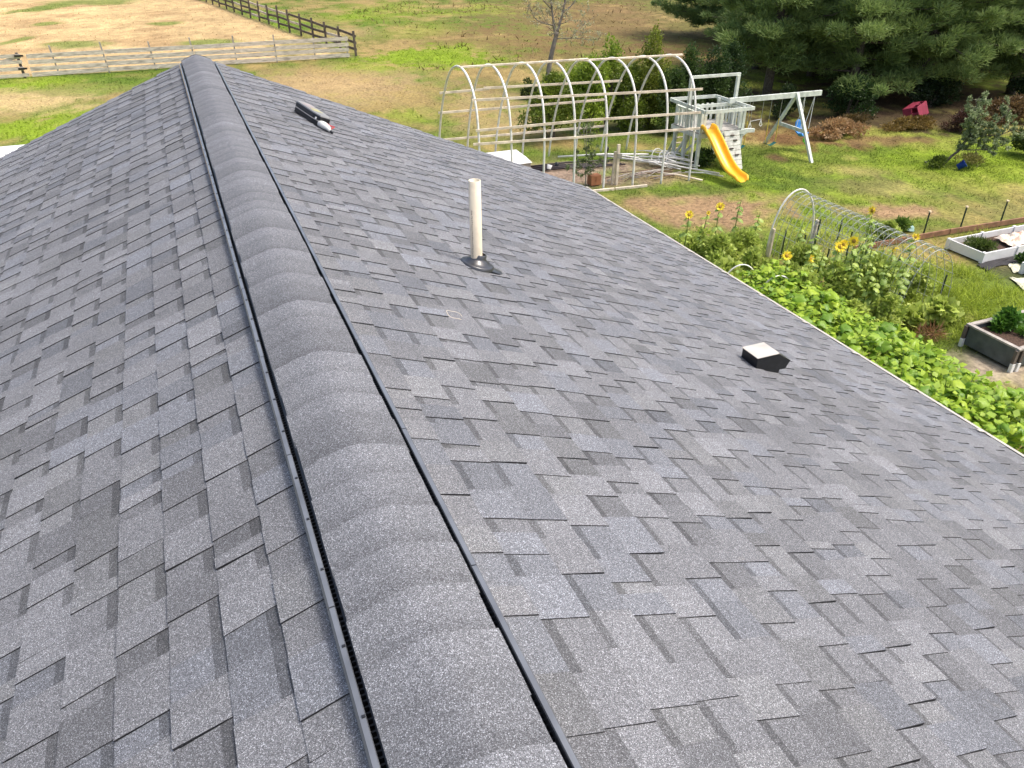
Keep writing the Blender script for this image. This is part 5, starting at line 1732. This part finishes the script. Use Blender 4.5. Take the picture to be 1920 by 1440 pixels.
bl = [((11.0, 14.2), (.6, .5), .75, 'loose green bush near the eave under the left sunflowers'), ((11.6, 13.5), (.6, .5), .6, 'pale green bush left of the white arch'), ((11.7, 12.4), (.7, .55), .7, 'green bush under the low sunflowers'),
      ((12.1, 11.5), (.65, .5), .85, 'leafy bush under the largest double sunflower'), ((12.9, 11.2), (.6, .5), .9, 'leafy bush under the tallest sunflower'), ((11.9, 10.7), (.6, .45), .5, 'low green bush at the near side of the sunflowers'),
      ((13.8, 10.3), (.7, .5), .5, 'vine leaves sprawling at the lower end of the tunnel'), ((10.7, 13.2), (.6, .5), .55, 'broad leaved bush by the small white hoops'), ((14.6, 11.4), (.6, .5), .55, 'green vine along the right side of the tunnel'),
      ((10.9, 14.9), (.6, .45), .8, 'feathery pale green bush nearest the eave at the far garden end'), ((11.9, 14.5), (.55, .45), .7, 'feathery bush between the third sunflower and the arch'), ((12.5, 12.9), (.6, .5), .75, 'feathery bush at the tunnel side behind the low sunflowers'),
      ((13.4, 11.5), (.6, .5), .95, 'tall leafy bush pushing through the tunnel wires'), ((12.6, 10.4), (.55, .45), .6, 'leafy bush at the near foot post of the tunnel'), ((11.3, 11.6), (.5, .5), .8, 'leafy bush between squash row and largest sunflower'), ((14.0, 12.6), (.5, .5), .6, 'green growth inside the tunnel middle'),
      ((16.6, 14.3), (.5, .3), .35, 'low green plant along the edging beside the tunnel')]
for i, ((x, y), r_, h_, lab) in enumerate(bl):
    big = i in (6, 7)
    shrub('garden_bush', (x, y, 0), r_, h_ * 1.25, 2300 if not big else 1000, .1 if not big else .16, (.3, .4, .07), (.58, .66, .16), lab, 'plant', None, 9, 90 + i, M['stem'], wide=.6 if not big else .85)
rg = np.random.default_rng(5)

# ------------------------------------------------------------------ grass (uncountable)
def grass(name, xr, yr, dens, hmin, hmax, wd, seed, label, gain=1.0, tint=None, keep=None, fan=.55):
    rng = np.random.default_rng(seed)
    n = int((xr[1] - xr[0]) * (yr[1] - yr[0]) * dens)
    x = rng.uniform(*xr, n); y = rng.uniform(*yr, n)
    cl = fbm(x * 1.8, y * 1.8, seed, 3)
    k = rng.random(n) < sstep(.25, .6, cl) * .9 + .1
    if keep is not None:
        k &= keep(x, y)
    px, py, d = project(np.stack([x, y, np.zeros(n)], 1))
    k &= (d > 0) & (px > -260) & (px < 2180) & (py > -160) & (py < 1000)
    x, y, cl = x[k], y[k], cl[k]
    n = len(x)
    P = np.stack([x, y, gz_at(x, y) - .005], 1)
    D = unit(rng.normal(size=(n, 3)) * np.array([fan, fan, .1]) + np.array([0, 0, 1.0]))
    c = gcol(x, y)
    # bare soil and gravel keep little grass
    gness = (c[:, 1] - c[:, 0])
    kk = rng.random(n) < np.clip(.22 + gness * 9, .12, 1)
    P, D, c, cl = P[kk], D[kk], c[kk], cl[kk]
    n = len(P)
    if tint is not None:
        c = c * .35 + np.asarray(tint) * .65 * rng.uniform(.7, 1.25, (n, 1))
    c = c * rng.uniform(.8, 1.25, (n, 1)) * gain
    h_ = rng.uniform(hmin, hmax, n) * (.6 + .8 * cl)
    V, F, C = blade_tris(P, D, rng.normal(size=(n, 3)) * np.array([1, 1, .05]), h_, wd, c * 1.0, c * 1.2)
    o = link(name, mesh_arrays(name, V, F, C), M['grass'])
    tag(o, label, 'grass', None, 'stuff')
    return n
bed_free = lambda x, y: ~((x > 17.6) & (x < 21.7) & (((y > 12.2) & (y < 13.35)) | ((y > 10.25) & (y < 11.45)))) & ~((x > 13.6) & (x < 16.6) & (y > 8.1) & (y < 9.3))
ng = 0
ng += grass('lawn_grass', (9, 33), (14.5, 27), 420, .05, .1, .02, 601, 'short patchy lawn grass around the playset', keep=bed_free, gain=1.1, fan=.8)
ng += grass('lawn_grass', (-10, 34), (27, 50), 110, .06, .13, .035, 602, 'short patchy grass between greenhouse and paddock fence', gain=1.2, fan=1.0)
ng += grass('field_grass', (-14, 48), (50, 92), 30, .06, .14, .07, 603, 'dry field grass in and beside the paddock', gain=1.25, fan=1.3)
ng += grass('weedy_grass', (13.0, 20), (8.6, 13.9), 900, .12, .36, .014, 604, 'tall lush weedy grass between tunnel and raised beds', tint=(.4, .48, .045), keep=lambda x, y: bed_free(x, y) & ~((x < 15.2) & (y < 9.4)) & ~((x > 17.3) & (y > 10.2) & (y < 13.2)), fan=.9)
ng += grass('garden_grass', (10.4, 15.5), (5.5, 15.4), 900, .1, .3, .014, 605, 'mixed weeds and grass around the vegetable garden', tint=(.27, .35, .05), keep=lambda x, y: bed_free(x, y) & ~((x > 12.4) & (y < 8.9) & (y > 6.5)), fan=.9)
ng += grass('path_grass', (11.2, 14), (5.5, 8.2), 300, .06, .16, .014, 606, 'sparse grass beside the gravel path', tint=(.2, .23, .05), keep=bed_free, fan=.8)
rgk = np.random.default_rng(8)
for i in range(14):
    sunflower(float(rgk.uniform(11.9, 13.6)), float(rgk.uniform(10.7, 12.7)), float(rgk.uniform(1.15, 1.75)), (float(rgk.uniform(-.15, .15)), float(rgk.uniform(-.15, .15))), FACE, .1, 'wispy leafy stalk in the dense clump around the sunflowers', 11, 0, 500 + i, False)['group'] = 'leafy stalks in the sunflower clump'
ng += grass('hill_scrub', (10, 46), (44, 92), 9, .18, .45, .1, 607, 'rough brown scrub scattered on the slope behind the greenhouse', tint=(.2, .14, .065), keep=lambda x, y: (x > 12 + (y - 44) * .12) & (fbm(x * .3, y * .25, 91, 3) > .52), fan=1.1)
print('grass blades', ng, 'squash leaves', nL)
